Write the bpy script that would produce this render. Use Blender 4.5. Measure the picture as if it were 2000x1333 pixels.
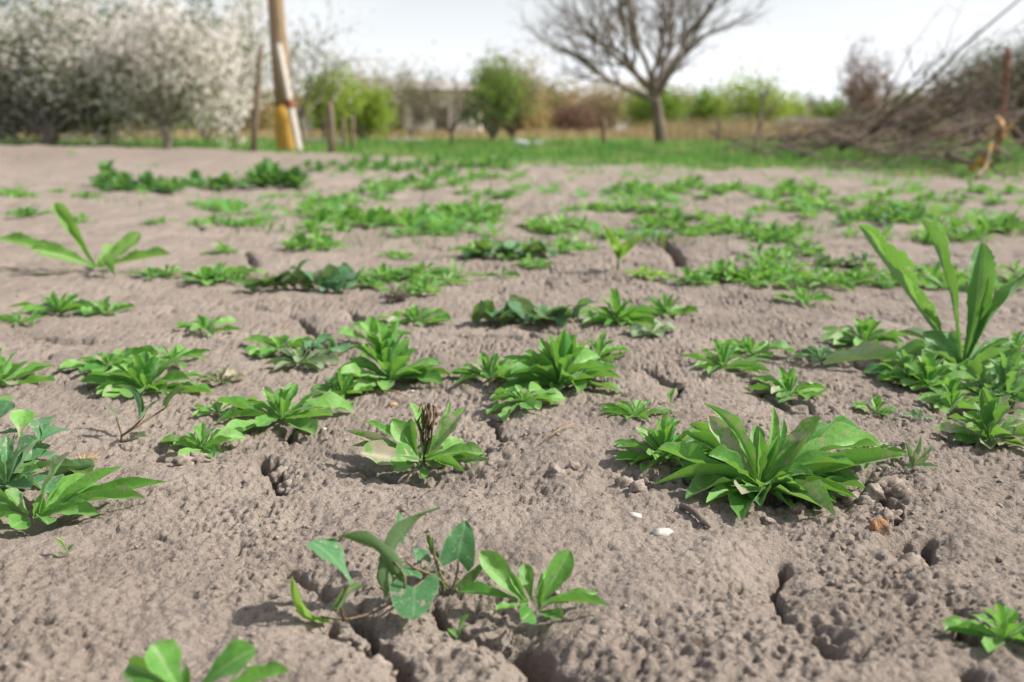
import bpy, math, random
import numpy as np
from mathutils import Vector, Matrix

for o in list(bpy.data.objects):
    bpy.data.objects.remove(o, do_unlink=True)
scene = bpy.context.scene
COL = scene.collection
R = math.radians

# ------------------------------------------------------------------ camera
F = 2005.0                     # focal length in photo pixels (photo is 2000 x 1333)
HORIZON = 255.0
CAM_H = 0.27
PITCH = math.atan((666.5 - HORIZON) / F)
cam_data = bpy.data.cameras.new('camera')
cam = bpy.data.objects.new('camera', cam_data)
COL.objects.link(cam)
cam.location = (0, 0, CAM_H)
cam.rotation_euler = (math.pi / 2 - PITCH, 0, 0)
cam_data.sensor_width = 36.0
cam_data.lens = 36.0 * F / 2000.0
cam_data.clip_start = 0.02
cam_data.clip_end = 2000
cam_data.dof.use_dof = True
cam_data.dof.focus_distance = 0.79
cam_data.dof.aperture_fstop = 6.8
scene.camera = cam

# ------------------------------------------------------------------ world, sun, exposure
SUN_EL, SUN_AZ = R(44), R(88)          # azimuth from +Y (ahead) clockwise towards +X (right)
world = bpy.data.worlds.new('World')
scene.world = world
world.use_nodes = True
nt = world.node_tree
nt.nodes.clear()
out = nt.nodes.new('ShaderNodeOutputWorld')
bg = nt.nodes.new('ShaderNodeBackground')
sky = nt.nodes.new('ShaderNodeTexSky')
sky.sky_type = 'NISHITA'
sky.sun_disc = False
sky.sun_elevation = SUN_EL
sky.sun_rotation = SUN_AZ
sky.air_density = 1.0
sky.dust_density = 4.0
tc = nt.nodes.new('ShaderNodeTexCoord')
mp = nt.nodes.new('ShaderNodeMapping')
mp.inputs['Scale'].default_value = (1.0, 1.0, 2.6)
cn = nt.nodes.new('ShaderNodeTexNoise')
cn.inputs['Scale'].default_value = 2.6
cn.inputs['Detail'].default_value = 5
cn.inputs['Roughness'].default_value = 0.55
cr = nt.nodes.new('ShaderNodeMapRange')
cr.inputs['From Min'].default_value = 0.40
cr.inputs['From Max'].default_value = 0.62
cr.inputs['To Min'].default_value = 0.0
cr.inputs['To Max'].default_value = 0.30
cm = nt.nodes.new('ShaderNodeMix')
cm.data_type = 'RGBA'
cm.inputs['B'].default_value = (8.7, 8.95, 9.3, 1)   # bright thin cloud
bg.inputs['Strength'].default_value = 0.10
nt.links.new(tc.outputs['Generated'], mp.inputs['Vector'])
nt.links.new(mp.outputs['Vector'], cn.inputs['Vector'])
nt.links.new(cn.outputs['Fac'], cr.inputs['Value'])
sepz = nt.nodes.new('ShaderNodeSeparateXYZ')
nt.links.new(tc.outputs['Generated'], sepz.inputs['Vector'])
zc = nt.nodes.new('ShaderNodeMath'); zc.operation = 'MAXIMUM'; zc.inputs[1].default_value = 0.02
nt.links.new(sepz.outputs['Z'], zc.inputs[0])
path = nt.nodes.new('ShaderNodeMath'); path.operation = 'DIVIDE'      # air mass of the veil, 1 overhead
path.inputs[0].default_value = -0.11
nt.links.new(zc.outputs[0], path.inputs[1])
ex = nt.nodes.new('ShaderNodeMath'); ex.operation = 'EXPONENT'
nt.links.new(path.outputs[0], ex.inputs[0])
inv = nt.nodes.new('ShaderNodeMath'); inv.operation = 'SUBTRACT'; inv.inputs[0].default_value = 1.0
nt.links.new(cr.outputs['Result'], inv.inputs[1])
thr = nt.nodes.new('ShaderNodeMath'); thr.operation = 'MULTIPLY'      # what is left of the blue
nt.links.new(ex.outputs[0], thr.inputs[0]); nt.links.new(inv.outputs[0], thr.inputs[1])
veil = nt.nodes.new('ShaderNodeMath'); veil.operation = 'SUBTRACT'; veil.inputs[0].default_value = 1.0
nt.links.new(thr.outputs[0], veil.inputs[1])
nt.links.new(veil.outputs[0], cm.inputs['Factor'])
nt.links.new(sky.outputs['Color'], cm.inputs['A'])
nt.links.new(cm.outputs['Result'], bg.inputs['Color'])
nt.links.new(bg.outputs['Background'], out.inputs['Surface'])

sd = bpy.data.lights.new('sun', 'SUN')
sd.energy = 5.0
sd.angle = R(0.9)
sd.color = (1.0, 0.955, 0.89)
sun = bpy.data.objects.new('sun', sd)
COL.objects.link(sun)
sdir = Vector((math.sin(SUN_AZ) * math.cos(SUN_EL), math.cos(SUN_AZ) * math.cos(SUN_EL), math.sin(SUN_EL)))
sun.rotation_euler = (-sdir).to_track_quat('-Z', 'Y').to_euler()
sun.location = (6, 2, 8)

scene.render.engine = 'CYCLES'
scene.view_settings.view_transform = 'Standard'
scene.view_settings.look = 'None'
scene.view_settings.exposure = 0.46
scene.view_settings.gamma = 1.0
scene.view_settings.use_curve_mapping = False

rng = random.Random(7)
nrng = np.random.default_rng(11)

# ------------------------------------------------------------------ numpy noise
def hash2(ix, iy, seed):
    h = (ix.astype(np.int64) * 374761393 + iy.astype(np.int64) * 668265263 + seed * 1442695041) & 0xFFFFFFFF
    h = ((h ^ (h >> 13)) * 1274126177) & 0xFFFFFFFF
    h = h ^ (h >> 16)
    h = (h * 2246822519) & 0xFFFFFFFF
    return ((h ^ (h >> 15)) & 0xFFFFFF).astype(np.float64) / 16777216.0

def perlin(x, y, seed=0):
    x0 = np.floor(x); y0 = np.floor(y)
    fx = x - x0; fy = y - y0
    u = fx * fx * fx * (fx * (fx * 6 - 15) + 10)
    v = fy * fy * fy * (fy * (fy * 6 - 15) + 10)
    def g(ix, iy, dx, dy):
        a = hash2(ix, iy, seed) * 2 * np.pi
        return np.cos(a) * dx + np.sin(a) * dy
    n00 = g(x0, y0, fx, fy); n10 = g(x0 + 1, y0, fx - 1, fy)
    n01 = g(x0, y0 + 1, fx, fy - 1); n11 = g(x0 + 1, y0 + 1, fx - 1, fy - 1)
    return ((n00 * (1 - u) + n10 * u) * (1 - v) + (n01 * (1 - u) + n11 * u) * v) * 1.5

def fbm(x, y, octs, seed=0, gain=0.5):
    s = 0.0; a = 1.0; f = 1.0
    for i in range(octs):
        s = s + a * perlin(x * f, y * f, seed + i * 17)
        a *= gain; f *= 2.03
    return s

def voronoi(x, y, seed=0):
    x0 = np.floor(x); y0 = np.floor(y)
    f1 = np.full(x.shape, 9.0); f2 = np.full(x.shape, 9.0); idr = np.zeros(x.shape)
    for dx in (-1, 0, 1):
        for dy in (-1, 0, 1):
            cx = x0 + dx; cy = y0 + dy
            px = cx + 0.1 + 0.8 * hash2(cx, cy, seed); py = cy + 0.1 + 0.8 * hash2(cx, cy, seed + 91)
            d = np.hypot(px - x, py - y)
            near = d < f1
            f2 = np.where(near, f1, np.minimum(f2, d))
            idr = np.where(near, hash2(cx, cy, seed + 55), idr)
            f1 = np.where(near, d, f1)
    return f1, f2, idr

def sstep(a, b, x):
    t = np.clip((x - a) / (b - a), 0, 1)
    return t * t * (3 - 2 * t)

# ------------------------------------------------------------------ terrain
def ground_macro(x, y):
    x = np.asarray(x, float); y = np.asarray(y, float)
    near = 1 - sstep(3, 9, y)
    h = 0.010 * near * fbm(x * 2.1 + 3.1, y * 1.7 + 8.2, 3, 5)
    h = h + 0.015 * sstep(2.5, 6, y) * (1 - sstep(60, 120, y)) * fbm(x * 0.55, y * 0.8, 3, 31)
    # heaped earth on the left, a long low mound
    cx = -1.2 - 0.15 * (y - 9)
    m = np.exp(-((y - 9.4) / 1.25) ** 2) * sstep(0.9, -3.0, x - (cx + 0.6))
    m2 = 0.8 + 0.25 * perlin(x * 0.8, y * 0.5, 77) + 0.10 * perlin(x * 2.2, y * 2.0, 78)
    h = h + 0.155 * m * m2
    return h

MX = np.arange(-9, 9.01, 0.04); MY = np.arange(0.0, 16.01, 0.04)
_gx, _gy = np.meshgrid(MX, MY)
MZ = ground_macro(_gx.ravel(), _gy.ravel()).reshape(_gx.shape)
def macro1(x, y):
    fx = (x + 9) / 0.04; fy = y / 0.04
    if not (0 <= fx < len(MX) - 1 and 0 <= fy < len(MY) - 1):
        return float(ground_macro(np.array([x]), np.array([y]))[0])
    i = int(fx); j = int(fy); a = fx - i; b = fy - j
    return float((MZ[j, i] * (1 - a) + MZ[j, i + 1] * a) * (1 - b) + (MZ[j + 1, i] * (1 - a) + MZ[j + 1, i + 1] * a) * b)

def ray(px, py):
    d = Vector(((px - 1000) / F, 1.0, (666.5 - py) / F))
    c, s = math.cos(PITCH), math.sin(PITCH)
    return Vector((d.x, d.y * c + d.z * s, -d.y * s + d.z * c))

def at_depth(px, py, depth):
    """point on the pixel's ray whose distance along the view axis is depth"""
    return Vector((0, 0, CAM_H)) + ray(px, py) * depth

def fdepth(p):
    return p[1] * math.cos(PITCH) - (p[2] - CAM_H) * math.sin(PITCH)

def ground_at(px, py):
    r = ray(px, py)
    z = 0.0
    p = None
    for _ in range(14):
        t = (z - CAM_H) / r.z
        p = Vector((0, 0, CAM_H)) + r * t
        zn = macro1(p.x, p.y)
        z = z * 0.5 + zn * 0.5
    return p

# hand traced cracks: photo polylines with half width (m), depth (m)
CRACKS = [
    ([(1000, 1215), (1040, 1250), (1066, 1290), (1095, 1340), (1100, 1400)], 0.0100, 0.16),
    ([(850, 1165), (905, 1205), (960, 1232)], 0.0045, 0.035),
    ([(640, 1190), (690, 1240), (735, 1262), (775, 1275), (800, 1310)], 0.0060, 0.038),
    ([(690, 1180), (735, 1215), (745, 1262)], 0.0065, 0.030),
    ([(1530, 1085), (1512, 1140), (1535, 1200)], 0.0060, 0.016), ([(1590, 1230), (1650, 1272)], 0.0075, 0.026),
    ([(1700, 925), (1745, 980), (1760, 1010)], 0.0062, 0.024), ([(1770, 1050), (1800, 1085), (1812, 1045)], 0.0060, 0.028), ([(1870, 1180), (1895, 1225)], 0.009, 0.035), ([(1890, 1290), (1930, 1345)], 0.008, 0.03),
    ([(1690, 930), (1640, 955)], 0.006, 0.022),
    ([(515, 882), (535, 918), (552, 955)], 0.0062, 0.030),
    ([(955, 815), (968, 838), (985, 850)], 0.0055, 0.030),
    ([(1195, 715), (1260, 722), (1325, 748), (1310, 775)], 0.0065, 0.030),
    ([(1220, 925), (1300, 950)], 0.007, 0.020),
    ([(300, 885), (400, 890), (470, 868)], 0.005, 0.025),
    ([(595, 625), (620, 655), (640, 690)], 0.008, 0.032),
    ([(680, 600), (700, 620)], 0.010, 0.032),
    ([(1295, 470), (1322, 500), (1328, 520)], 0.018, 0.06),
    ([(480, 490), (500, 520)], 0.010, 0.03),
    ([(500, 600), (570, 612), (600, 625)], 0.006, 0.022),
    ([(700, 905), (800, 925), (900, 925)], 0.006, 0.018),
    ([(560, 830), (580, 855)], 0.008, 0.03),
    ([(1450, 735), (1500, 770), (1560, 800)], 0.006, 0.02),
    ([(1640, 690), (1700, 720), (1740, 735)], 0.007, 0.022),
    ([(1850, 800), (1880, 770), (1920, 770)], 0.016, 0.03),
    ([(540, 1105), (600, 1125), (650, 1150)], 0.007, 0.012),
    ([(250, 1320), (200, 1345)], 0.008, 0.02),
    ([(1040, 640), (1100, 648), (1160, 640)], 0.007, 0.03),
]
CRACK_W = []
for pts, hw, dep in CRACKS:
    w = []
    for q in pts:
        g = ground_at(*q)
        w.append((g.x, g.y))
    CRACK_W.append((w, hw, dep))

def seg_dist(x, y, a, b):
    ax, ay = a; bx, by = b
    dx, dy = bx - ax, by - ay
    t = np.clip(((x - ax) * dx + (y - ay) * dy) / (dx * dx + dy * dy + 1e-12), 0, 1)
    return np.hypot(x - ax - t * dx, y - ay - t * dy)

# ragged basins around plants (soil washed away round the root) filled later
HOLLOWS = []

def ground_full(x, y):
    h = ground_macro(x, y)
    sel = (y < 7.0) & (np.abs(x) < 5) & (y > 0.1)
    X = x[sel]; Y = y[sel]
    fade = 1 - sstep(2.2, 6.0, Y)
    d = np.zeros(X.shape)
    wx = X + 0.022 * fbm(X * 9, Y * 9, 3, 101); wy = Y + 0.022 * fbm(X * 9 + 40, Y * 9, 3, 102)
    # natural crack network, mostly closed
    for scale, wid, dep, sd_ in ((0.27, 0.0052, 0.018, 201), (0.11, 0.0018, 0.005, 202)):
        f1, f2, idr = voronoi(wx / scale, wy / scale, sd_)
        e = (f2 - f1) * scale * 0.5
        op = sstep(0.10, 0.55, perlin(X * 4.2, Y * 4.2, sd_ + 7)) * (0.25 + 0.75 * sstep(0.7, 1.3, Y))
        w_ = wid * op + 1e-5
        d -= dep * op * (1 - sstep(0.25 * w_, 1.0 * w_, e))
        d -= 0.0022 * op * np.exp(-e / 0.016)
        d += (idr - 0.5) * 0.004 * sstep(0, 0.02, e)
    # traced cracks
    jx = X + 0.006 * fbm(X * 38, Y * 38, 3, 111); jy = Y + 0.006 * fbm(X * 38 + 9, Y * 38, 3, 112)
    for w, hw, dep in CRACK_W:
        xs = [p[0] for p in w]; ys = [p[1] for p in w]
        m = (X > min(xs) - 0.09) & (X < max(xs) + 0.09) & (Y > min(ys) - 0.09) & (Y < max(ys) + 0.09)
        if not m.any():
            continue
        dist = np.full(int(m.sum()), 9.0)
        for a, b in zip(w[:-1], w[1:]):
            dist = np.minimum(dist, seg_dist(jx[m], jy[m], a, b))
        hwv = hw * (0.75 + 0.6 * perlin(X[m] * 22, Y[m] * 22, 113))
        prof = 1 - sstep(0.30 * hwv, 1.15 * hwv, dist)
        add = -dep * prof - (0.0035 + 0.10 * dep) * np.exp(-(dist / 0.017) ** 1.5)
        d[m] = np.minimum(d[m], 0.4 * d[m] + add)
    for hx, hy, hr, hd in HOLLOWS:
        m = (np.abs(X - hx) < hr * 2.4) & (np.abs(Y - hy) < hr * 2.4)
        if m.any():
            rr = np.hypot(jx[m] - hx, jy[m] - hy) / hr
            d[m] -= hd * np.exp(-rr * rr * 1.2)
    # crumb and rain pitting
    rough = 0.55 + 0.6 * sstep(-0.3, 0.5, fbm(X * 3.3 + 5, Y * 3.3, 3, 121))
    rx = X + 0.0022 * perlin(X * 160, Y * 160, 122); ry = Y + 0.0022 * perlin(X * 160, Y * 160, 123)
    patch = 0.25 + 0.75 * sstep(-0.35, 0.40, fbm(X * 7 + 2, Y * 7, 3, 141))
    f1, f2, idr = voronoi(rx / 0.0048, ry / 0.0048, 124)
    pit = (1 - sstep(0.08, 0.44, f1)) * (idr > 0.62) * (0.3 + idr)
    d -= 0.0030 * (0.35 + 0.65 * patch) * pit * fade
    f1, f2, idr = voronoi(rx / 0.0088 + 5, ry / 0.0088, 144)
    pit = (1 - sstep(0.06, 0.36, f1)) * (idr > 0.60) * (0.2 + idr)
    d -= 0.0054 * patch * pit * fade
    f1, f2, idr = voronoi(rx / 0.021 + 3, ry / 0.021, 125)
    d -= 0.0055 * rough * (1 - sstep(0.05, 0.34, f1)) * (idr > 0.80) * fade * patch
    d += (0.5 + patch) * 0.0015 * fbm(X * 120, Y * 120, 3, 126, 0.65) * fade
    d += 0.0040 * fbm(X * 17, Y * 17, 3, 127) * (0.6 + 0.4 * fade)
    d += 0.012 * sstep(1.6, 4, Y) * fbm(X * 5, Y * 6, 4, 128, .6)
    h = h.copy()
    h[sel] += d
    sel2 = (y >= 7.0) & (y < 16) & (np.abs(x) < 12)
    h[sel2] += 0.016 * fbm(x[sel2] * 4, y[sel2] * 5, 5, 128, .6)
    return h

def zgrid(p):
    return macro1(p[0], p[1])

# ------------------------------------------------------------------ helpers: meshes and objects
def mesh_np(name, verts, faces, smooth=True, uv=None):
    """faces: (n,4) or (n,3) int array"""
    verts = np.asarray(verts, np.float32); faces = np.asarray(faces, np.int32)
    me = bpy.data.meshes.new(name)
    k = faces.shape[1]
    me.vertices.add(len(verts)); me.vertices.foreach_set('co', verts.ravel())
    me.loops.add(faces.size); me.loops.foreach_set('vertex_index', faces.ravel())
    me.polygons.add(len(faces))
    me.polygons.foreach_set('loop_start', np.arange(0, faces.size, k, dtype=np.int32))
    me.polygons.foreach_set('loop_total', np.full(len(faces), k, np.int32))
    if smooth:
        me.polygons.foreach_set('use_smooth', np.ones(len(faces), bool))
    if uv is not None:
        l = me.uv_layers.new(name='UVMap')
        l.data.foreach_set('uv', np.asarray(uv, np.float32)[faces.ravel()].ravel())
    me.update(calc_edges=True)
    me.validate()
    return me

def link(name, me, mat=None, parent=None, loc=None):
    o = bpy.data.objects.new(name, me)
    COL.objects.link(o)
    if mat is not None and me is not None and len(me.materials) == 0:
        me.materials.append(mat)
    if parent is not None:
        o.parent = parent
    if loc is not None:
        o.location = loc
    return o

def tag(o, label=None, cat=None, group=None, kind=None):
    if label: o['label'] = label
    if cat: o['category'] = cat
    if group: o['group'] = group
    if kind: o['kind'] = kind
    return o

def thing(name, loc, label, cat, group=None):
    o = bpy.data.objects.new(name, None)
    o.empty_display_size = 0.05
    COL.objects.link(o)
    o.location = loc
    return tag(o, label, cat, group)

class MB:
    """collects quads and triangles (as degenerate-free lists) into one mesh"""
    def __init__(s):
        s.v = []; s.f = []
    def tube(s, pts, rad, k=5, cap=True):
        n = len(pts); b = len(s.v)
        prev = None
        for i, p in enumerate(pts):
            p = Vector(p)
            t = (Vector(pts[min(i + 1, n - 1)]) - Vector(pts[max(i - 1, 0)]))
            if t.length < 1e-9: t = Vector((0, 0, 1))
            t.normalize()
            a = t.cross(Vector((0.31, 0.17, 0.93)) if abs(t.z) < 0.9 else Vector((1, 0.1, 0)))
            if prev is not None and prev.length > 0:
                q = prev - t * prev.dot(t)
                if q.length > 1e-6: a = q
            a.normalize(); prev = a
            c = t.cross(a)
            for j in range(k):
                an = 2 * math.pi * j / k
                s.v.append(tuple(p + (a * math.cos(an) + c * math.sin(an)) * rad[i]))
        for i in range(n - 1):
            for j in range(k):
                j2 = (j + 1) % k
                s.f.append((b + i * k + j, b + i * k + j2, b + (i + 1) * k + j2, b + (i + 1) * k + j))
        if cap:
            s.f.append(tuple(b + j for j in range(k))[::-1])
            s.f.append(tuple(b + (n - 1) * k + j for j in range(k)))
    def box(s, c, size, rot=None):
        b = len(s.v)
        for sx in (-1, 1):
            for sy in (-1, 1):
                for sz in (-1, 1):
                    p = Vector((sx * size[0] / 2, sy * size[1] / 2, sz * size[2] / 2))
                    if rot is not None: p = rot @ p
                    s.v.append(tuple(Vector(c) + p))
        for q in ((0, 1, 3, 2), (4, 6, 7, 5), (0, 4, 5, 1), (2, 3, 7, 6), (0, 2, 6, 4), (1, 5, 7, 3)):
            s.f.append(tuple(b + i for i in q))
    def build(s, name, smooth=True):
        me = bpy.data.meshes.new(name)
        me.from_pydata(s.v, [], s.f)
        if smooth:
            me.polygons.foreach_set('use_smooth', np.ones(len(me.polygons), bool))
        me.update()
        return me

# ------------------------------------------------------------------ materials
def new_mat(name):
    m = bpy.data.materials.new(name); m.use_nodes = True
    t = m.node_tree; t.nodes.clear()
    o = t.nodes.new('ShaderNodeOutputMaterial')
    return m, t, o

def node(t, typ, **kw):
    n = t.nodes.new(typ)
    for k, v in kw.items():
        if k in n.inputs: n.inputs[k].default_value = v
        else: setattr(n, k, v)
    return n

def c4(c): return (c[0], c[1], c[2], 1)

def mixc(t, fac, a, b, blend='MIX'):
    m = t.nodes.new('ShaderNodeMix'); m.data_type = 'RGBA'; m.blend_type = blend
    for key, v in (('Factor', fac), ('A', a), ('B', b)):
        s = m.inputs[key] if key == 'Factor' else [i for i in m.inputs if i.name == key and i.type == 'RGBA'][0]
        if hasattr(v, 'is_output') or isinstance(v, bpy.types.NodeSocket): t.links.new(v, s)
        else: s.default_value = v if key == 'Factor' else c4(v)
    return [o_ for o_ in m.outputs if o_.type == 'RGBA'][0]

def maprange(t, val, a, b, c=0.0, d=1.0, smooth=True):
    m = t.nodes.new('ShaderNodeMapRange')
    if smooth: m.interpolation_type = 'SMOOTHSTEP'
    t.links.new(val, m.inputs['Value'])
    for k, v in (('From Min', a), ('From Max', b), ('To Min', c), ('To Max', d)):
        if isinstance(v, bpy.types.NodeSocket): t.links.new(v, m.inputs[k])
        else: m.inputs[k].default_value = v
    return m.outputs['Result']

def noise(t, vec, scale, detail=3, rough=0.55):
    n = node(t, 'ShaderNodeTexNoise', Scale=scale, Detail=detail, Roughness=rough)
    if vec is not None: t.links.new(vec, n.inputs['Vector'])
    return n.outputs['Fac']

SOIL_A, SOIL_B = (0.318, 0.268, 0.225), (0.250, 0.207, 0.172)

def soil_material():
    m, t, o = new_mat('dry_soil')
    geo = node(t, 'ShaderNodeNewGeometry')
    pos = geo.outputs['Position']
    at = node(t, 'ShaderNodeAttribute', attribute_name='cover')
    sep = node(t, 'ShaderNodeSeparateColor')
    t.links.new(at.outputs['Color'], sep.inputs['Color'])
    n1 = noise(t, pos, 6.0, 4)
    n2 = noise(t, pos, 90.0, 4, 0.65)
    n3 = noise(t, pos, 900.0, 2, 0.6)
    col = mixc(t, maprange(t, n1, 0.3, 0.7), SOIL_A, SOIL_B)
    col = mixc(t, maprange(t, n2, 0.45, 0.75, 0, 0.55), col, (0.190, 0.155, 0.128))
    col = mixc(t, maprange(t, n3, 0.60, 0.72, 0, 0.6), col, (0.45, 0.39, 0.33))
    col = mixc(t, maprange(t, n3, 0.40, 0.30, 0, 0.55), col, (0.14, 0.115, 0.096))
    g1 = noise(t, pos, 1.2, 4)
    green = mixc(t, maprange(t, g1, 0.35, 0.65), (0.085, 0.170, 0.036), (0.200, 0.215, 0.085))
    tan = mixc(t, maprange(t, g1, 0.35, 0.65), (0.36, 0.29, 0.17), (0.26, 0.23, 0.11))
    col = mixc(t, sep.outputs['Blue'], col, (0.225, 0.183, 0.150))
    col = mixc(t, sep.outputs['Red'], col, green)
    col = mixc(t, sep.outputs['Green'], col, tan)
    b = node(t, 'ShaderNodeBsdfPrincipled', Roughness=0.95)
    b.inputs['Specular IOR Level'].default_value = 0.12
    t.links.new(col, b.inputs['Base Color'])
    bn = noise(t, pos, 420.0, 4, 0.7)
    bn2 = noise(t, pos, 1500.0, 2, 0.6)
    bl = noise(t, pos, 60.0, 4, 0.7)
    bu0 = node(t, 'ShaderNodeBump', Strength=0.8, Distance=0.008)
    t.links.new(bl, bu0.inputs['Height'])
    bu = node(t, 'ShaderNodeBump', Strength=0.95, Distance=0.0026)
    t.links.new(bu0.outputs['Normal'], bu.inputs['Normal'])
    t.links.new(bn, bu.inputs['Height'])
    bu2 = node(t, 'ShaderNodeBump', Strength=0.6, Distance=0.0008)
    t.links.new(bn2, bu2.inputs['Height']); t.links.new(bu.outputs['Normal'], bu2.inputs['Normal'])
    t.links.new(bu2.outputs['Normal'], b.inputs['Normal'])
    t.links.new(b.outputs['BSDF'], o.inputs['Surface'])
    return m

def leaf_material(name, ca, cb, dust=0.5, trans=0.32, rough=0.5, pale=None, rib=(0.30, 0.42, 0.16), coord='Object', tscale=1.0, blemish=None):
    m, t, o = new_mat(name)
    oi = node(t, 'ShaderNodeObjectInfo')
    geo = node(t, 'ShaderNodeNewGeometry')
    pos = geo.outputs['Position']
    uv = node(t, 'ShaderNodeUVMap')
    su = node(t, 'ShaderNodeSeparateXYZ')
    t.links.new(uv.outputs['UV'], su.inputs['Vector'])
    n1 = noise(t, pos, 60.0 * tscale, 3)
    ad = node(t, 'ShaderNodeMath', operation='ADD')
    t.links.new(oi.outputs['Random'], ad.inputs[0]); t.links.new(n1, ad.inputs[1])
    col = mixc(t, maprange(t, ad.outputs[0], 0.35, 1.25), ca, cb)
    # pale midrib and a hint of side veins
    ab = node(t, 'ShaderNodeMath', operation='SUBTRACT'); ab.inputs[1].default_value = 0.5
    t.links.new(su.outputs['X'], ab.inputs[0])
    ab2 = node(t, 'ShaderNodeMath', operation='ABSOLUTE'); t.links.new(ab.outputs[0], ab2.inputs[0])
    rm = maprange(t, ab2.outputs[0], 0.015, 0.06, 0.55, 0.0)
    col = mixc(t, rm, col, rib)
    vv = node(t, 'ShaderNodeMath', operation='MULTIPLY_ADD'); vv.inputs[1].default_value = 1.1
    t.links.new(ab2.outputs[0], vv.inputs[0])
    vm = node(t, 'ShaderNodeMath', operation='MULTIPLY'); vm.inputs[1].default_value = -1.0
    t.links.new(su.outputs['Y'], vm.inputs[0]); t.links.new(vm.outputs[0], vv.inputs[2])
    vs = node(t, 'ShaderNodeMath', operation='MULTIPLY'); vs.inputs[1].default_value = 52.0
    t.links.new(vv.outputs[0], vs.inputs[0])
    vsin = node(t, 'ShaderNodeMath', operation='SINE'); t.links.new(vs.outputs[0], vsin.inputs[0])
    col = mixc(t, maprange(t, vsin.outputs[0], 0.80, 1.0, 0, 0.22), col, rib)
    col = mixc(t, maprange(t, ab2.outputs[0], 0.455, 0.495, 0, 0.40), col, (0.30, 0.43, 0.20))
    nv = noise(t, pos, 320.0 * tscale, 4, 0.7)
    col = mixc(t, maprange(t, nv, 0.42, 0.70, 0, 0.35), col, tuple(c * .45 for c in ca))
    if blemish is not None:
        nb = noise(t, pos, 130.0 * tscale, 3, 0.6)
        col = mixc(t, maprange(t, nb, 0.62, 0.70, 0, 0.8), col, blemish)
    # dusty soil splashed on the blade
    if dust > 0:
        nd = noise(t, pos, 120.0 * tscale, 5, 0.70)
        th = maprange(t, oi.outputs['Random'], 0.0, 1.0, 0.76 - 0.10 * dust, 0.57 - 0.10 * dust, smooth=False)
        th2 = node(t, 'ShaderNodeMath', operation='ADD'); th2.inputs[1].default_value = 0.06
        t.links.new(th, th2.inputs[0])
        dm = maprange(t, nd, th, th2.outputs[0], 0.0, 0.9)
        nd2 = noise(t, pos, 430.0 * tscale, 3, 0.65)
        dm2 = maprange(t, nd2, 0.625, 0.68, 0.0, 0.70)
        front = maprange(t, geo.outputs['Backfacing'], 0, 1, 1, 0, smooth=False)
        mx = node(t, 'ShaderNodeMath', operation='MAXIMUM'); t.links.new(dm, mx.inputs[0]); t.links.new(dm2, mx.inputs[1])
        mu = node(t, 'ShaderNodeMath', operation='MULTIPLY'); t.links.new(mx.outputs[0], mu.inputs[0]); t.links.new(front, mu.inputs[1])
        col_d = mixc(t, mu.outputs[0], col, (0.36, 0.29, 0.235))
    else:
        col_d = col
    if pale is None: pale = tuple(min(1, c * 1.35 + 0.03) for c in ca)
    col_b = mixc(t, geo.outputs['Backfacing'], col_d, pale)
    b = node(t, 'ShaderNodeBsdfPrincipled', Roughness=rough)
    b.inputs['Specular IOR Level'].default_value = 0.35
    b.inputs['Sheen Weight'].default_value = 0.16
    b.inputs['Sheen Roughness'].default_value = 0.5
    b.inputs['Sheen Tint'].default_value = (0.85, 1.0, 0.8, 1)
    t.links.new(col_b, b.inputs['Base Color'])
    bn = noise(t, pos, 260.0 * tscale, 3, 0.6)
    bu = node(t, 'ShaderNodeBump', Strength=0.35, Distance=0.0012 / tscale)
    t.links.new(bn, bu.inputs['Height']); t.links.new(bu.outputs['Normal'], b.inputs['Normal'])
    tr = node(t, 'ShaderNodeBsdfTranslucent')
    tcol = mixc(t, 0.5, col_d, (0.34, 0.62, 0.06))
    t.links.new(tcol, tr.inputs['Color'])
    ms = node(t, 'ShaderNodeMixShader'); ms.inputs['Fac'].default_value = trans
    t.links.new(b.outputs['BSDF'], ms.inputs[1]); t.links.new(tr.outputs['BSDF'], ms.inputs[2])
    t.links.new(ms.outputs['Shader'], o.inputs['Surface'])
    return m

def plain(name, ca, cb=None, scale=20.0, rough=0.85, bump=0.4, bscale=None, spec=0.2, dist=0.01, stretch=None, spots=None, trans=0.0):
    m, t, o = new_mat(name)
    tcn = node(t, 'ShaderNodeTexCoord')
    vec = tcn.outputs['Object']
    if stretch:
        mpn = node(t, 'ShaderNodeMapping'); mpn.inputs['Scale'].default_value = stretch
        t.links.new(vec, mpn.inputs['Vector']); vec = mpn.outputs['Vector']
    n1 = noise(t, vec, scale, 4, 0.6)
    col = mixc(t, maprange(t, n1, 0.32, 0.68), ca, cb if cb else tuple(c * 0.7 for c in ca))
    if spots:
        n3 = noise(t, vec, scale * 0.7, 4, 0.6)
        col = mixc(t, maprange(t, n3, 0.52, 0.60), col, spots)
    b = node(t, 'ShaderNodeBsdfPrincipled', Roughness=rough)
    b.inputs['Specular IOR Level'].default_value = spec
    t.links.new(col, b.inputs['Base Color'])
    n2 = noise(t, vec, bscale or scale * 3, 3, 0.6)
    bu = node(t, 'ShaderNodeBump', Strength=bump, Distance=dist)
    t.links.new(n2, bu.inputs['Height']); t.links.new(bu.outputs['Normal'], b.inputs['Normal'])
    if trans > 0:
        tr = node(t, 'ShaderNodeBsdfTranslucent'); t.links.new(col, tr.inputs['Color'])
        ms = node(t, 'ShaderNodeMixShader'); ms.inputs['Fac'].default_value = trans
        t.links.new(b.outputs['BSDF'], ms.inputs[1]); t.links.new(tr.outputs['BSDF'], ms.inputs[2])
        t.links.new(ms.outputs['Shader'], o.inputs['Surface'])
    else:
        t.links.new(b.outputs['BSDF'], o.inputs['Surface'])
    return m

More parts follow.
